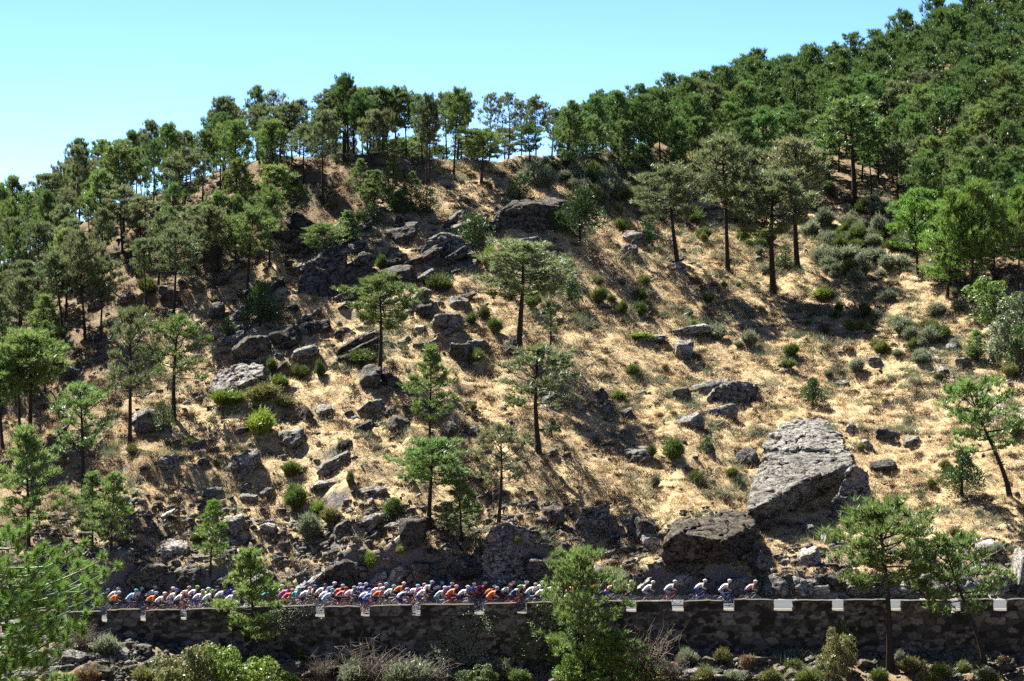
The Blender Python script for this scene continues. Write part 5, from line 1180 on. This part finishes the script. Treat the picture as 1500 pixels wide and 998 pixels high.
def make_rider(seed, phase, low=0.0, head=0.0, stand=False):
    """seated racing cyclist facing +X; bicycle origin on the ground under the middle"""
    body, jer, sho, hel = MB(), MB(), MB(), MB()
    hip = np.array([-.24, 0, 1.0]) if not stand else np.array([-.06, 0, 1.10])
    sh = np.array([.24, 0, 1.37 - low]) if not stand else np.array([.33, 0, 1.50])
    chest = hip + (sh - hip) * .68 + np.array([-.03, 0, .05]); waist = hip + (sh - hip) * .3 + np.array([-.03, 0, .05])
    for mb, e in ((body, 0), (jer, .014)):
        if mb is jer: capsule(mb, hip + (sh - hip) * .12 + [0, 0, .02], waist, .13 + e, .14 + e)
        else:
            for s in (-1, 1): capsule(mb, hip + [0, s * .07, 0], waist, .125, .13)
        for s in (-1, 1): capsule(mb, waist + [0, s * .03, 0], chest + [0, s * .06, 0], .125 + e, .125 + e)
        for s in (-1, 1): capsule(mb, chest + [0, s * .06, 0], sh + [-.02, s * .14, -.01], .12 + e, .075 + e)
    neck = sh + np.array([.09, 0, .10]); hd = neck + np.array([.085, 0, .115 + head])
    capsule(body, sh + [-.02, 0, .0], neck, .065, .055)
    capsule(body, neck, hd + [-.01, 0, -.03], .055, .06)
    ellipsoid(body, hd, (.098, .076, .115)); ellipsoid(body, hd + [.055, 0, -.065], (.05, .05, .05))           # skull, jaw
    ellipsoid(body, hd + [.105, 0, -.02], (.024, .016, .026)); ellipsoid(body, hd + [.088, 0, -.068], (.02, .032, .012))
    for s in (-1, 1): ellipsoid(body, hd + [-.005, s * .078, -.02], (.022, .012, .034)); ellipsoid(body, hd + [.085, s * .032, .005], (.014, .016, .012))
    # helmet: shell with a raised tail and vents cut as ridges
    ellipsoid(hel, hd + [-.012, 0, .045], (.142, .098, .098), 16, 9)
    for s in (-1, -.33, .33, 1): tube(hel, [hd + [.12, s * .05, .07], hd + [.02, s * .07, .145 - abs(s) * .03], hd + [-.10, s * .06, .12 - abs(s) * .03], hd + [-.17, s * .03, .05]], [.014, .02, .02, .012], 5)
    gl = MB()
    for s in (-1, 1): box(gl, hd + [.098, s * .034, .006], (.02, .05, .03))
    box(gl, hd + [.10, 0, .012], (.015, .02, .008))
    hand = np.array([.47, 0, .985])
    for s in (-1, 1):
        S = sh + [0, s * .185, -.02]; Hn = hand + [0, s * .2, 0]
        el = ik(S, Hn + [-.06, 0, .02], .29, .27, [-.15, s * .5, -1])
        capsule(body, S, el, .052, .041); capsule(body, el, Hn + [-.06, 0, .02], .041, .028)
        capsule(jer, S, S + (el - S) * .62, .068, .058)
        ellipsoid(body, Hn + [-.01, 0, .012], (.055, .04, .024))                  # palm
        for f in range(4):                                                       # fingers round the brake hood
            l = (.95, 1.05, 1.0, .8)[f]; p = Hn + [.035 - f * .021, s * .018, .018]
            tube(body, [p, p + np.array([.012, s * .03, -.004]) * l, p + np.array([.012, s * .034, -.034]) * l, p + np.array([.004, s * .010, -.048]) * l], [.0105, .0105, .01, .009], 5)
        tube(body, [Hn + [-.02, -s * .02, .012], Hn + [.015, -s * .042, .0], Hn + [.03, -s * .036, -.03]], [.013, .012, .010], 5)
        ph = phase + (0 if s < 0 else math.pi)
        ped = BB + np.array([math.cos(ph) * CRANK, s * .12, math.sin(ph) * CRANK])
        ank = ped + np.array([-.13, -s * .01, .10 + .02 * math.sin(ph)]); toe = ped + [.07, 0, .035]
        hj = hip + [0, s * .09, -.03]
        kn = ik(hj, ank, .43, .42, [1, s * .05, .3])
        capsule(body, hj, kn, .092, .056); cm = kn + (ank - kn) * .35 + [-.012, 0, 0]
        capsule(body, kn, cm, .055, .054); capsule(body, cm, ank, .054, .034); capsule(body, ank, toe, .036, .028)
        capsule(sho, hip + [0, s * .06, .01], hj, .135, .115); capsule(sho, hj, hj + (kn - hj) * .62, .108, .082)
        globals().setdefault('_shoe', {})
        sb = MB(); capsule(sb, ank + [-.04, 0, -.055], toe + [.03, 0, -.01], .043, .033); capsule(sb, ank + [-.01, 0, -.01], ank + [-.03, 0, -.05], .042, .044)
        yield_s.append(sb)
    capsule(sho, hip + [-.02, -.05, .02], hip + [-.02, .05, .02], .132, .132)
    shoes = yield_s[:]; yield_s.clear()
    return dict(body=solidify(body, 'body', .0125, [SKIN], 2), jersey=solidify(jer, 'jersey', .02, [SKIN], 4), shorts=solidify(sho, 'shorts', .02, [SKIN], 4),
                helmet=hel.mesh('helmet', [SKIN], True), glasses=gl.mesh('sunglasses', [GLASSES]), shoes=[s.mesh('shoe', [SHOE], True) for s in shoes])
yield_s = []
def make_bike():
    f, fw, rw, hb, sd, cr = MB(), MB(), MB(), MB(), MB(), MB()
    rear, front = np.array([-.49, 0, .335]), np.array([.50, 0, .335])
    st, ht, hbm = np.array([-.22, 0, .80]), np.array([.36, 0, .86]), np.array([.40, 0, .72])
    for a, b, r in ((BB, st, .018), (st + [.01, 0, -.03], ht, .019), (BB, hbm, .023), (ht + [-.01, 0, .05], hbm, .022)): tube(f, [a, b], r, 8)
    for s in (-1, 1):
        tube(f, [st + [.01, s * .012, -.05], rear + [0, s * .06, 0]], [.011, .009], 6); tube(f, [BB + [0, s * .03, 0], rear + [0, s * .06, 0]], [.013, .010], 6)
        tube(f, [hbm + [.005, s * .03, -.02], hbm + [.04, s * .045, -.2], front + [0, s * .05, 0]], [.017, .014, .010], 6)
    tube(f, [st, [-.245, 0, .93]], .014, 8)
    for w, c in ((fw, front), (rw, rear)):
        th = np.linspace(0, 2 * math.pi, 29)
        for rad, tr, mi in ((.325, .014, 0), (.304, .013, 1)):
            tube(w, np.column_stack([np.cos(th) * rad, 0 * th, np.sin(th) * rad]), tr, 6, mi, cap=False)
        for k in range(16):
            a = k * math.pi / 8; tube(w, [[0, .03 * (-1) ** k, 0], [math.cos(a) * .30, 0, math.sin(a) * .30]], .0022, 3, 1, cap=False)
        tube(w, [[0, -.05, 0], [0, .05, 0]], .018, 8, 1)
    tube(hb, [ht + [-.005, 0, .06], ht + [.09, 0, .075]], .015, 6)
    hc = ht + np.array([.09, 0, .075])
    tube(hb, [hc + [0, -.2, 0], hc + [0, .2, 0]], .0145, 6)
    for s in (-1, 1):
        tube(hb, [hc + [0, s * .2, 0], hc + [.05, s * .2, .005], hc + [.085, s * .2, -.03], hc + [.07, s * .2, -.10], hc + [0, s * .2, -.13]], .0135, 6)
        tube(hb, [hc + [.055, s * .2, .0], hc + [.095, s * .2, .055]], [.018, .014], 6); tube(hb, [hc + [.095, s * .2, .03], hc + [.085, s * .2, -.07]], .006, 4)
    for c, r in (((-.31, 0, .945), (.075, .065, .022)), ((-.23, 0, .945), (.10, .04, .02)), ((-.16, 0, .945), (.07, .02, .016))): ellipsoid(sd, c, r, 10, 6)
    th = np.linspace(0, 2 * math.pi, 25)
    tube(cr, np.column_stack([BB[0] + np.cos(th) * .095, 0 * th - .05, BB[2] + np.sin(th) * .095]), .008, 4, cap=False)
    tube(cr, [BB + [.095, -.05, 0], rear + [.03, -.05, .03]], .005, 3); tube(cr, [BB + [0, -.05, -.095], rear + [.0, -.05, -.03]], .005, 3)
    return dict(frame=f.mesh('frame', [CARBON], True), front=fw.mesh('wheel', [RUBBER, ALLOY], True), rear=rw.mesh('wheel', [RUBBER, ALLOY], True), handlebar=hb.mesh('handlebar', [RUBBER], True),
                saddle=sd.mesh('saddle', [RUBBER], True), chainset=cr.mesh('chainset', [ALLOY], True), fpos=front, rpos=rear)
COL = {'white': (.80, .80, .80), 'navy': (.03, .05, .16), 'blue': (.06, .13, .55), 'light blue': (.30, .58, .82), 'cyan': (.10, .58, .68), 'teal': (.05, .34, .36), 'orange': (.85, .17, .02), 'red': (.62, .03, .04),
       'magenta': (.62, .05, .38), 'pink': (.80, .32, .38), 'black': (.03, .03, .035), 'green': (.25, .62, .08), 'grey': (.42, .44, .46), 'purple': (.20, .12, .55), 'lavender': (.52, .55, .85)}
CM = {k: cloth_mat('cloth_' + k.replace(' ', '_'), v) for k, v in COL.items()}
def two_tone(a, b):
    key = a + '|' + b
    if key in CM: return CM[key]
    m, nt, out = newmat('cloth_%s_and_%s' % (a.replace(' ', '_'), b.replace(' ', '_'))); bs = nt.nodes.new('ShaderNodeBsdfPrincipled'); inp(bs, Roughness=.7)
    tc = nt.nodes.new('ShaderNodeTexCoord'); s = nt.nodes.new('ShaderNodeSeparateXYZ'); L(nt, tc.outputs['Object'], s.inputs[0])
    f = math_(nt, 'ADD', math_(nt, 'MULTIPLY', s.outputs[0], -.35), s.outputs[2])          # across the back: shoulders a, flanks b
    L(nt, mixc(nt, ramp(nt, math_(nt, 'SUBTRACT', f, .9), [(.23, 1), (.25, 0)]), COL[a], COL[b]), bs.inputs['Base Color']); L(nt, bs.outputs[0], out.inputs[0]); CM[key] = m; return m
# x of the head, y of the helmet top, jersey (shoulders/flanks), shorts, helmet
RIDERS = [
 (157, 867, 'navy', 'navy', 'blue'), (170, 867, 'white', 'blue', 'white'), (173, 871, 'orange', 'black', 'white'), (199, 868, 'light blue/white', 'light blue', 'cyan'), (207, 866, 'white/light blue', 'navy', 'light blue'), (223, 868, 'white/blue', 'navy', 'light blue'), (228, 871, 'orange', 'black', 'light blue'), (241, 873, 'white', 'navy', 'white'), (253, 866, 'red', 'red', 'white'),
 (257, 870, 'white/lavender', 'lavender', 'blue'), (267, 875, 'white/navy', 'navy', 'white'), (273, 868, 'pink/red', 'black', 'grey'), (282, 870, 'white/blue', 'navy', 'green'), (297, 868, 'white/blue', 'blue', 'grey'), (305, 865, 'green/white', 'green', 'white'), (311, 870, 'white/navy', 'blue', 'green'), (316, 866, 'navy', 'navy', 'navy'), (327, 868, 'white/navy', 'navy', 'black'),
 (341, 865, 'blue', 'blue', 'blue'), (343, 872, 'white', 'blue', 'white'), (356, 866, 'magenta/purple', 'purple', 'white'), (363, 872, 'white', 'navy', 'grey'), (373, 869, 'pink', 'black', 'pink'), (382, 864, 'navy', 'navy', 'white'), (393, 870, 'teal', 'teal', 'cyan'), (403, 868, 'grey/white', 'navy', 'light blue'), (412, 862, 'white/green', 'green', 'white'),
 (422, 864, 'magenta/blue', 'blue', 'magenta'), (428, 867, 'red', 'red', 'pink'), (437, 867, 'cyan', 'cyan', 'cyan'), (448, 862, 'navy/white', 'navy', 'blue'), (453, 865, 'white/pink', 'navy', 'pink'), (461, 862, 'white/light blue', 'navy', 'blue'), (475, 863, 'white', 'black', 'navy'), (482, 866, 'white/grey', 'navy', 'grey'), (489, 861, 'blue', 'navy', 'white'), (487, 870, 'light blue/white', 'light blue', 'cyan'),
 (502, 861, 'red/white', 'navy', 'light blue'), (506, 866, 'red/white', 'black', 'red'), (517, 867, 'white', 'purple', 'grey'), (526, 863, 'navy/lavender', 'navy', 'lavender'), (534, 862, 'blue/purple', 'blue', 'lavender'), (541, 866, 'white/black', 'black', 'blue'), (547, 868, 'blue/white', 'blue', 'white'), (557, 860, 'pink/white', 'navy', 'pink'), (560, 866, 'orange', 'black', 'white'), (565, 861, 'light blue', 'light blue', 'light blue'),
 (577, 862, 'white/light blue', 'navy', 'cyan'), (590, 862, 'orange', 'black', 'white'), (595, 859, 'navy', 'navy', 'purple'), (596, 866, 'white/blue', 'blue', 'light blue'), (612, 861, 'white/lavender', 'black', 'light blue'), (621, 861, 'magenta/blue', 'blue', 'grey'), (625, 866, 'white/magenta', 'blue', 'white'), (633, 857, 'white/navy', 'navy', 'light blue'), (647, 860, 'white/navy', 'navy', 'cyan'), (652, 865, 'grey/white', 'teal', 'white'),
 (663, 858, 'blue/lavender', 'blue', 'white'), (669, 862, 'orange/red', 'red', 'pink'), (686, 863, 'white/navy', 'navy', 'white'), (695, 862, 'blue/white', 'navy', 'grey'), (703, 859, 'purple/navy', 'navy', 'navy'), (711, 862, 'red', 'red', 'white'), (725, 861, 'orange', 'black', 'white'), (729, 866, 'orange/red', 'orange', 'grey'), (732, 859, 'navy', 'navy', 'light blue'), (739, 856, 'navy/black', 'navy', 'green'), (749, 861, 'white/navy', 'navy', 'white'), (753, 857, 'red/white', 'black', 'pink'), (757, 855, 'navy', 'navy', 'green'), (764, 864, 'white/grey', 'navy', 'teal'), (773, 857, 'white/orange', 'black', 'white'),
 (786, 860, 'white/light blue', 'teal', 'grey'), (796, 856, 'white', 'navy', 'lavender'), (800, 863, 'white/grey', 'navy', 'grey'), (811, 860, 'white/blue', 'blue', 'white'), (823, 863, 'white/black', 'black', 'navy'), (835, 858, 'navy', 'navy', 'white'), (844, 860, 'orange/white', 'black', 'orange'), (864, 859, 'black/white', 'black', 'red'), (878, 855, 'orange', 'black', 'light blue'),
 (902, 857, 'pink/purple', 'purple', 'green'), (926, 854, 'pink/white', 'black', 'white'), (958, 856, 'white/blue', 'lavender', 'white'), (991, 856, 'white/blue', 'lavender', 'white'), (1034, 853, 'white/lavender', 'blue', 'white'), (1070, 855, 'white/pink', 'lavender', 'white'), (1108, 855, 'pink/navy', 'navy', 'white'),
]
ORD = ['first', 'second', 'third', 'fourth', 'fifth', 'sixth', 'seventh', 'eighth', 'ninth', 'tenth', 'eleventh', 'twelfth', 'thirteenth', 'fourteenth', 'fifteenth', 'sixteenth', 'seventeenth', 'eighteenth', 'nineteenth', 'twentieth']
def build_riders():
    poses = [make_rider(1, .3), make_rider(2, 1.4, .04), make_rider(3, 2.5, -.03, .02), make_rider(4, 4.0, .06), make_rider(5, 5.2)]
    bike = make_bike(); rr = random.Random(4); used = {}; lab_seen = {}
    vis = [m for m in MERLONS if m[0] > 150]
    spots = []
    for i, (hx, hy, jersey, shorts, helmet) in enumerate(RIDERS):
        z = zroad(pxX(hx, 3)); e = (25 - z - 1.55) * FPX / (hy - 360) - 200
        e = min(max(e, .9), 5.3); X = (hx - 750) * (200 + e) / FPX - .40
        for _ in range(40):
            if not any(abs(X - a) < 1.75 and abs(e - b) < .5 for a, b in spots): break
            e += .12
            if e > 5.45: e = .9 + rr.random() * .4; X += .25
        spots.append((X, e))
        p = poses[rr.randrange(len(poses))]; z = float(zroad(X + .0))
        slope = float(zroad(X + .5) - zroad(X - .5)); yaw = R(rr.uniform(-3, 3)); rot = (0, -math.atan(slope), yaw)
        # where: the wall block or gap it rides behind
        up = [k for k, (a, b) in enumerate(vis) if a - 8 <= hx <= b + 8]
        k = up[0] if up else min(range(len(vis)), key=lambda q: abs(sum(vis[q]) / 2 - hx))
        jw = jersey.replace('/', ' and '); wh = '%s merlon' % ORD[k] if k < 20 else 'last merlon'
        if hx > 890: desc = '%s %s jersey, %s helmet, %s' % ('in', jw, helmet, ['at the head of the race', 'second rider from the head', 'third rider from the head', 'fourth rider from the head', 'fifth rider from the head', 'sixth rider from the head', 'seventh rider from the head'][[q for q, r in enumerate(sorted(RIDERS, key=lambda r: -r[0])) if r[0] == hx][0]])
        else: desc = 'in %s jersey, %s helmet, behind %s from left' % (jw, helmet, wh)
        lab_seen[desc] = lab_seen.get(desc, 0) + 1
        if lab_seen[desc] > 1: desc += ', nearer wall' if e < 2.5 else ', farther out'; print('DUP', desc)
        b = bpy.data.objects.new('bicycle', None); C.objects.link(b); b.location = (X, e, z + .01); b.rotation_euler = rot; b.empty_display_size = .2
        tag(b, 'bicycle ridden ' + desc, 'bicycle', 'racing bicycles of the peloton')
        fr = link('frame', bike['frame'], b); fr.material_slots[0].link = 'OBJECT'; fr.material_slots[0].material = [CARBON, CM['white'], CM['blue'], CM['red'], CARBON, CM['grey'], CM['orange']][rr.randrange(7)]
        for q in ('front', 'rear'): w = link('wheel', bike[q], b, bike['fpos' if q == 'front' else 'rpos']); w.rotation_euler = (0, rr.uniform(0, 6), 0)
        for q in ('handlebar', 'saddle', 'chainset'): link(q, bike[q], b)
        pr = bpy.data.objects.new('person', None); C.objects.link(pr); pr.location = (X, e, z + .01); pr.rotation_euler = rot; pr.empty_display_size = .2
        tag(pr, 'cyclist ' + desc, 'person', 'cyclists of the peloton')
        ja = jersey.split('/'); link('body', p['body'], pr)
        link('jersey', p['jersey'], pr, mat=CM[ja[0]] if len(ja) == 1 else two_tone(*ja)); link('shorts', p['shorts'], pr, mat=CM[shorts]); link('helmet', p['helmet'], pr, mat=CM[helmet])
        link('sunglasses', p['glasses'], pr)
        for s in p['shoes']: link('shoe', s, pr)

# ------------------------------------------------------------------ the near pine at the lower left
def build_near_pine():
    rng = np.random.default_rng(77); rr = random.Random(77); Y = -139.0; D = 61.0; kk = FPX / D
    X0 = (-10 - 750) / kk; base = float(gz(X0, Y)); T, K, K2 = MB(), MB(), MB()
    org = np.array([X0, Y, base]); ztop = 25 - (764 - 360) / kk - base
    tp = np.array([[0, 0, -.4], [.05, 0, ztop * .3], [-.05, .05, ztop * .6], [.02, 0, ztop * .85], [0, 0, ztop - .15]]); tube(T, tp, [.17, .14, .10, .06, .02], 9)
    # outline of the crown in the photo, as branch ends at their own depths
    ends = []
    outline = [(8, 782), (35, 780), (62, 806), (45, 830), (92, 806), (120, 800), (146, 822), (152, 850), (128, 862), (100, 850), (74, 852), (30, 850), (10, 830), (108, 884), (136, 876), (120, 905), (88, 900), (60, 890), (28, 892), (5, 880), (96, 935), (70, 940), (104, 918), (40, 945), (12, 930), (84, 965), (60, 985), (30, 980), (6, 975), (74, 1005), (45, 1015), (15, 1010), (92, 1000), (50, 870), (112, 830), (136, 838), (80, 828), (-20, 800), (-40, 850), (-30, 900), (-60, 940), (-30, 960), (150, 842), (66, 912)]
    for u, v in outline:
        dep = rr.uniform(-1.3, 1.1); q = np.array([(u - 750) / FPX * (D + dep), Y + dep, 25 - (v - 360) / FPX * (D + dep)]) - org; ends.append(q)
    cen, axs = [], []
    for q in ends:
        h = np.clip(q[2] - .25 * np.hypot(q[0], q[1]) - rr.uniform(0, .3), .5, ztop - .3); p0 = np.array([np.interp(h, tp[:, 2], tp[:, i]) for i in range(3)])
        ss = np.linspace(0, 1, 6); bp = p0 + (q - p0) * ss[:, None] + np.column_stack([0 * ss, 0 * ss, -.22 * np.sin(ss * math.pi)]) + rng.normal(size=(6, 3)) * .03
        bp[0] = p0; bp[-1] = q; tube(T, bp, np.linspace(.035, .009, 6), 5, cap=False)
        d = unit(q - p0)
        for j in range(rr.randint(5, 7)):
            s = 1 if j == 0 else rr.uniform(.35, 1); c = np.array([np.interp(s, ss, bp[:, i]) for i in range(3)])
            e = c + (rng.normal(size=3) * [.2, .2, .13] + [0, 0, .03] if j else 0)
            if j: tube(T, [c, e], [.007, .005], 4, cap=False)
            cen.append(e); axs.append(d * .35 + np.array([0, 0, 1.]) + rng.normal(size=3) * .3)
    cen, axs = np.array(cen), np.array(axs)
    n = 120; c = np.repeat(cen, n, 0); a = unit(np.repeat(axs, n, 0)); t = rng.uniform(0, 1, len(c))
    dirs = unit(a * (.45 + .6 * t[:, None]) + rng.normal(size=c.shape) * .55); b = c + a * (.10 * t)[:, None]
    blades(K, b, b + dirs * rng.uniform(.15, .22, len(b))[:, None], .0125, 0, rng)
    root = bpy.data.objects.new('pine_tree', None); C.objects.link(root); root.location = org; root.empty_display_size = .2
    link('trunk', T.mesh('trunk', [BARK], True), root); link('crown', K.mesh('crown', [N_FRESH]), root)
    m = N_NEAR; root.children[1].data.materials[0] = m
    tag(root, 'near pine with long bright needle tufts filling the bottom left corner', 'tree')
N_NEAR = leaf_mat('needles_near', (.05, .15, .024), (.16, .34, .06), .32, 0, dead=(.30, .22, .10))
# ------------------------------------------------------------------ labels: each by its look and by what it stands beside
MARKS = [(760, 430, 'the dark crowned pine'), (556, 475, 'the broad layered pine'), (629, 575, 'the slim feathery pine'), (789, 590, 'the open wide crowned pine'), (628, 700, 'the one-sided pine'), (255, 540, 'the thin layered pine'), (122, 640, 'the droopy limbed pine'), (45, 560, 'the twin pines'), (42, 715, 'the bushy pine at the left edge'),
 (1175, 690, 'the huge slab boulder'), (1040, 800, 'the rugged overhanging boulder'), (741, 808, 'the block boulder'), (1045, 592, 'the slab cluster'), (1001, 515, 'the lone pointed boulder'), (775, 318, 'the summit boulders'), (648, 358, 'the furrowed boulder'), (584, 340, 'the split boulder'), (488, 390, 'the big left outcrop'), (620, 430, 'the narrow upright slab'), (345, 552, 'the long pale slab'), (355, 680, 'the rounded grey boulder'), (425, 640, 'the craggy grey boulder'), (550, 585, 'the dark boulder jumble'), (540, 760, 'the pale tilted slab'), (1299, 635, 'the domed grey rock'), (1412, 533, 'the sandy gully'), (1240, 360, 'the sage patch'),
 (850, 315, 'the spreading juniper'), (380, 445, 'the black-green juniper'), (1190, 574, 'the round juniper'), (1408, 692, 'the thick juniper'), (1470, 640, 'the twisted pine'), (993, 320, 'the curved leaning pine'), (1066, 300, 'the tallest bare trunked pine'), (1133, 340, 'the shaggy pine'), (1252, 220, 'the dark trunked wood-edge pine'), (1390, 350, 'the bright pine clump'), (1450, 440, 'the yellow-green leafy bush'), (942, 232, 'the small bright crest pine'), (705, 230, 'the low spreading crest pine'), (1000, 485, 'the flat pale outcrop'), (308, 790, 'the solitary round topped pine'), (870, 765, 'the wedge boulder'), (1280, 790, 'the flat crowned pine by the wall'), (1405, 820, 'the drooping pine by the wall'), (858, 900, 'the broad pine by the wall'), (374, 870, 'the pine before the wall'), (160, 930, 'the left wall end'), (1228, 950, 'the olive shrub by the wall'), (1100, 940, 'the right half of the wall'),
 (1420, 20, 'the top right corner'), (1130, 110, 'the skyline notch right of centre'), (215, 200, 'the left skyline'), (60, 290, 'the lowest left skyline'), (400, 180, 'the gap of sky between trunks'), (560, 150, 'the tallest crest pines'), (1460, 240, 'the clearing at the right edge'), (885, 180, 'the dark pines at the crest dip')]
def compass(dx, dy):
    if abs(dx) < .45 * abs(dy): return 'uphill of' if dy < 0 else 'downhill of'
    s = 'right of' if dx > 0 else 'left of'
    if abs(dy) < .45 * abs(dx): return s
    return ('up and ' if dy < 0 else 'down and ') + s
def write_labels():
    by = {}
    for it in ITEMS:
        if it['label']: it['o']['label'] = it['label']; continue
        ds = [(math.hypot(it['px'] - x, it['py'] - y), x, y, n) for x, y, n in MARKS]
        d, x, y, n = min(ds); rel = compass(it['px'] - x, it['py'] - y)
        far = 'close ' if d < 38 else '' if d < 85 else 'well '
        if d < 18: rel, far = 'beside', 'right '
        by.setdefault((it['adj'] + it['kind'], far + rel + ' ' + n), []).append(it)
    for (k, w), its in by.items():
        its.sort(key=lambda i: -i['size'])
        for j, it in enumerate(its):
            rank = '' if len(its) == 1 else ('largest ' if j == 0 else 'smallest ' if j == len(its) - 1 and j < 3 else ORD[j] + ' largest ')
            if it['kind'] == 'pine': rank = rank.replace('largest', 'tallest').replace('smallest', 'shortest')
            s = ('%s%s %s' % (rank, k, w)).replace('  ', ' '); s = s[0] + s[1:]
            if len(s.split()) > 16: s = s.replace('crowned ', '').replace('topped ', '')
            if len(s.replace('-', ' ').split()) > 16: s = s.replace(' largest', '').replace(' tallest', '')
            it['o']['label'] = s
# ------------------------------------------------------------------ light, sky, camera
SUN_AZ, SUN_EL = 38.0, 50.0          # degrees left of straight ahead, height
def build_light():
    s = Vector((-math.sin(R(SUN_AZ)) * math.cos(R(SUN_EL)), math.cos(R(SUN_AZ)) * math.cos(R(SUN_EL)), math.sin(R(SUN_EL))))
    ld = bpy.data.lights.new('sun', 'SUN'); ld.energy = 5.0; ld.angle = R(.53); ld.color = (1.0, .945, .85)
    o = bpy.data.objects.new('sun', ld); C.objects.link(o); o.rotation_euler = s.to_track_quat('Z', 'Y').to_euler(); o.location = (-60, 80, 120)
    w = bpy.data.worlds.new('World'); SC.world = w; w.use_nodes = True; nt = w.node_tree; nt.nodes.clear()
    sky = nt.nodes.new('ShaderNodeTexSky'); sky.sky_type = 'NISHITA'; sky.sun_disc = False; sky.sun_elevation = R(SUN_EL); sky.sun_rotation = R(-SUN_AZ)
    sky.altitude = 2000; sky.air_density = .42; sky.dust_density = 0; sky.ozone_density = 8
    bg = nt.nodes.new('ShaderNodeBackground'); bg.inputs[1].default_value = .054; out = nt.nodes.new('ShaderNodeOutputWorld')
    L(nt, sky.outputs[0], bg.inputs[0]); L(nt, bg.outputs[0], out.inputs[0])
def build_camera():
    cd = bpy.data.cameras.new('camera'); cd.sensor_width = 36; cd.sensor_fit = 'HORIZONTAL'; cd.lens = 36 * FPX / 1500; cd.clip_start = .5; cd.clip_end = 5000
    o = bpy.data.objects.new('camera', cd); C.objects.link(o); o.location = CAM; o.rotation_euler = (R(90) - PITCH, 0, 0); SC.camera = o
    vs = SC.view_settings; vs.view_transform = 'Standard'; vs.look = 'None'; vs.gamma = 1; vs.use_curve_mapping = False; vs.exposure = 2.4
    SC.cycles.max_bounces = 6; SC.cycles.transparent_max_bounces = 8; SC.cycles.use_denoising = False
    SC.cycles.diffuse_bounces = 3; SC.cycles.transmission_bounces = 4
import time as _t
for fn in (build_trees, build_rocks, build_shrubs, build_grass, build_riders, build_near_pine, write_labels, build_light, build_camera):
    t0 = _t.time(); fn(); print(fn.__name__, round(_t.time() - t0, 1))
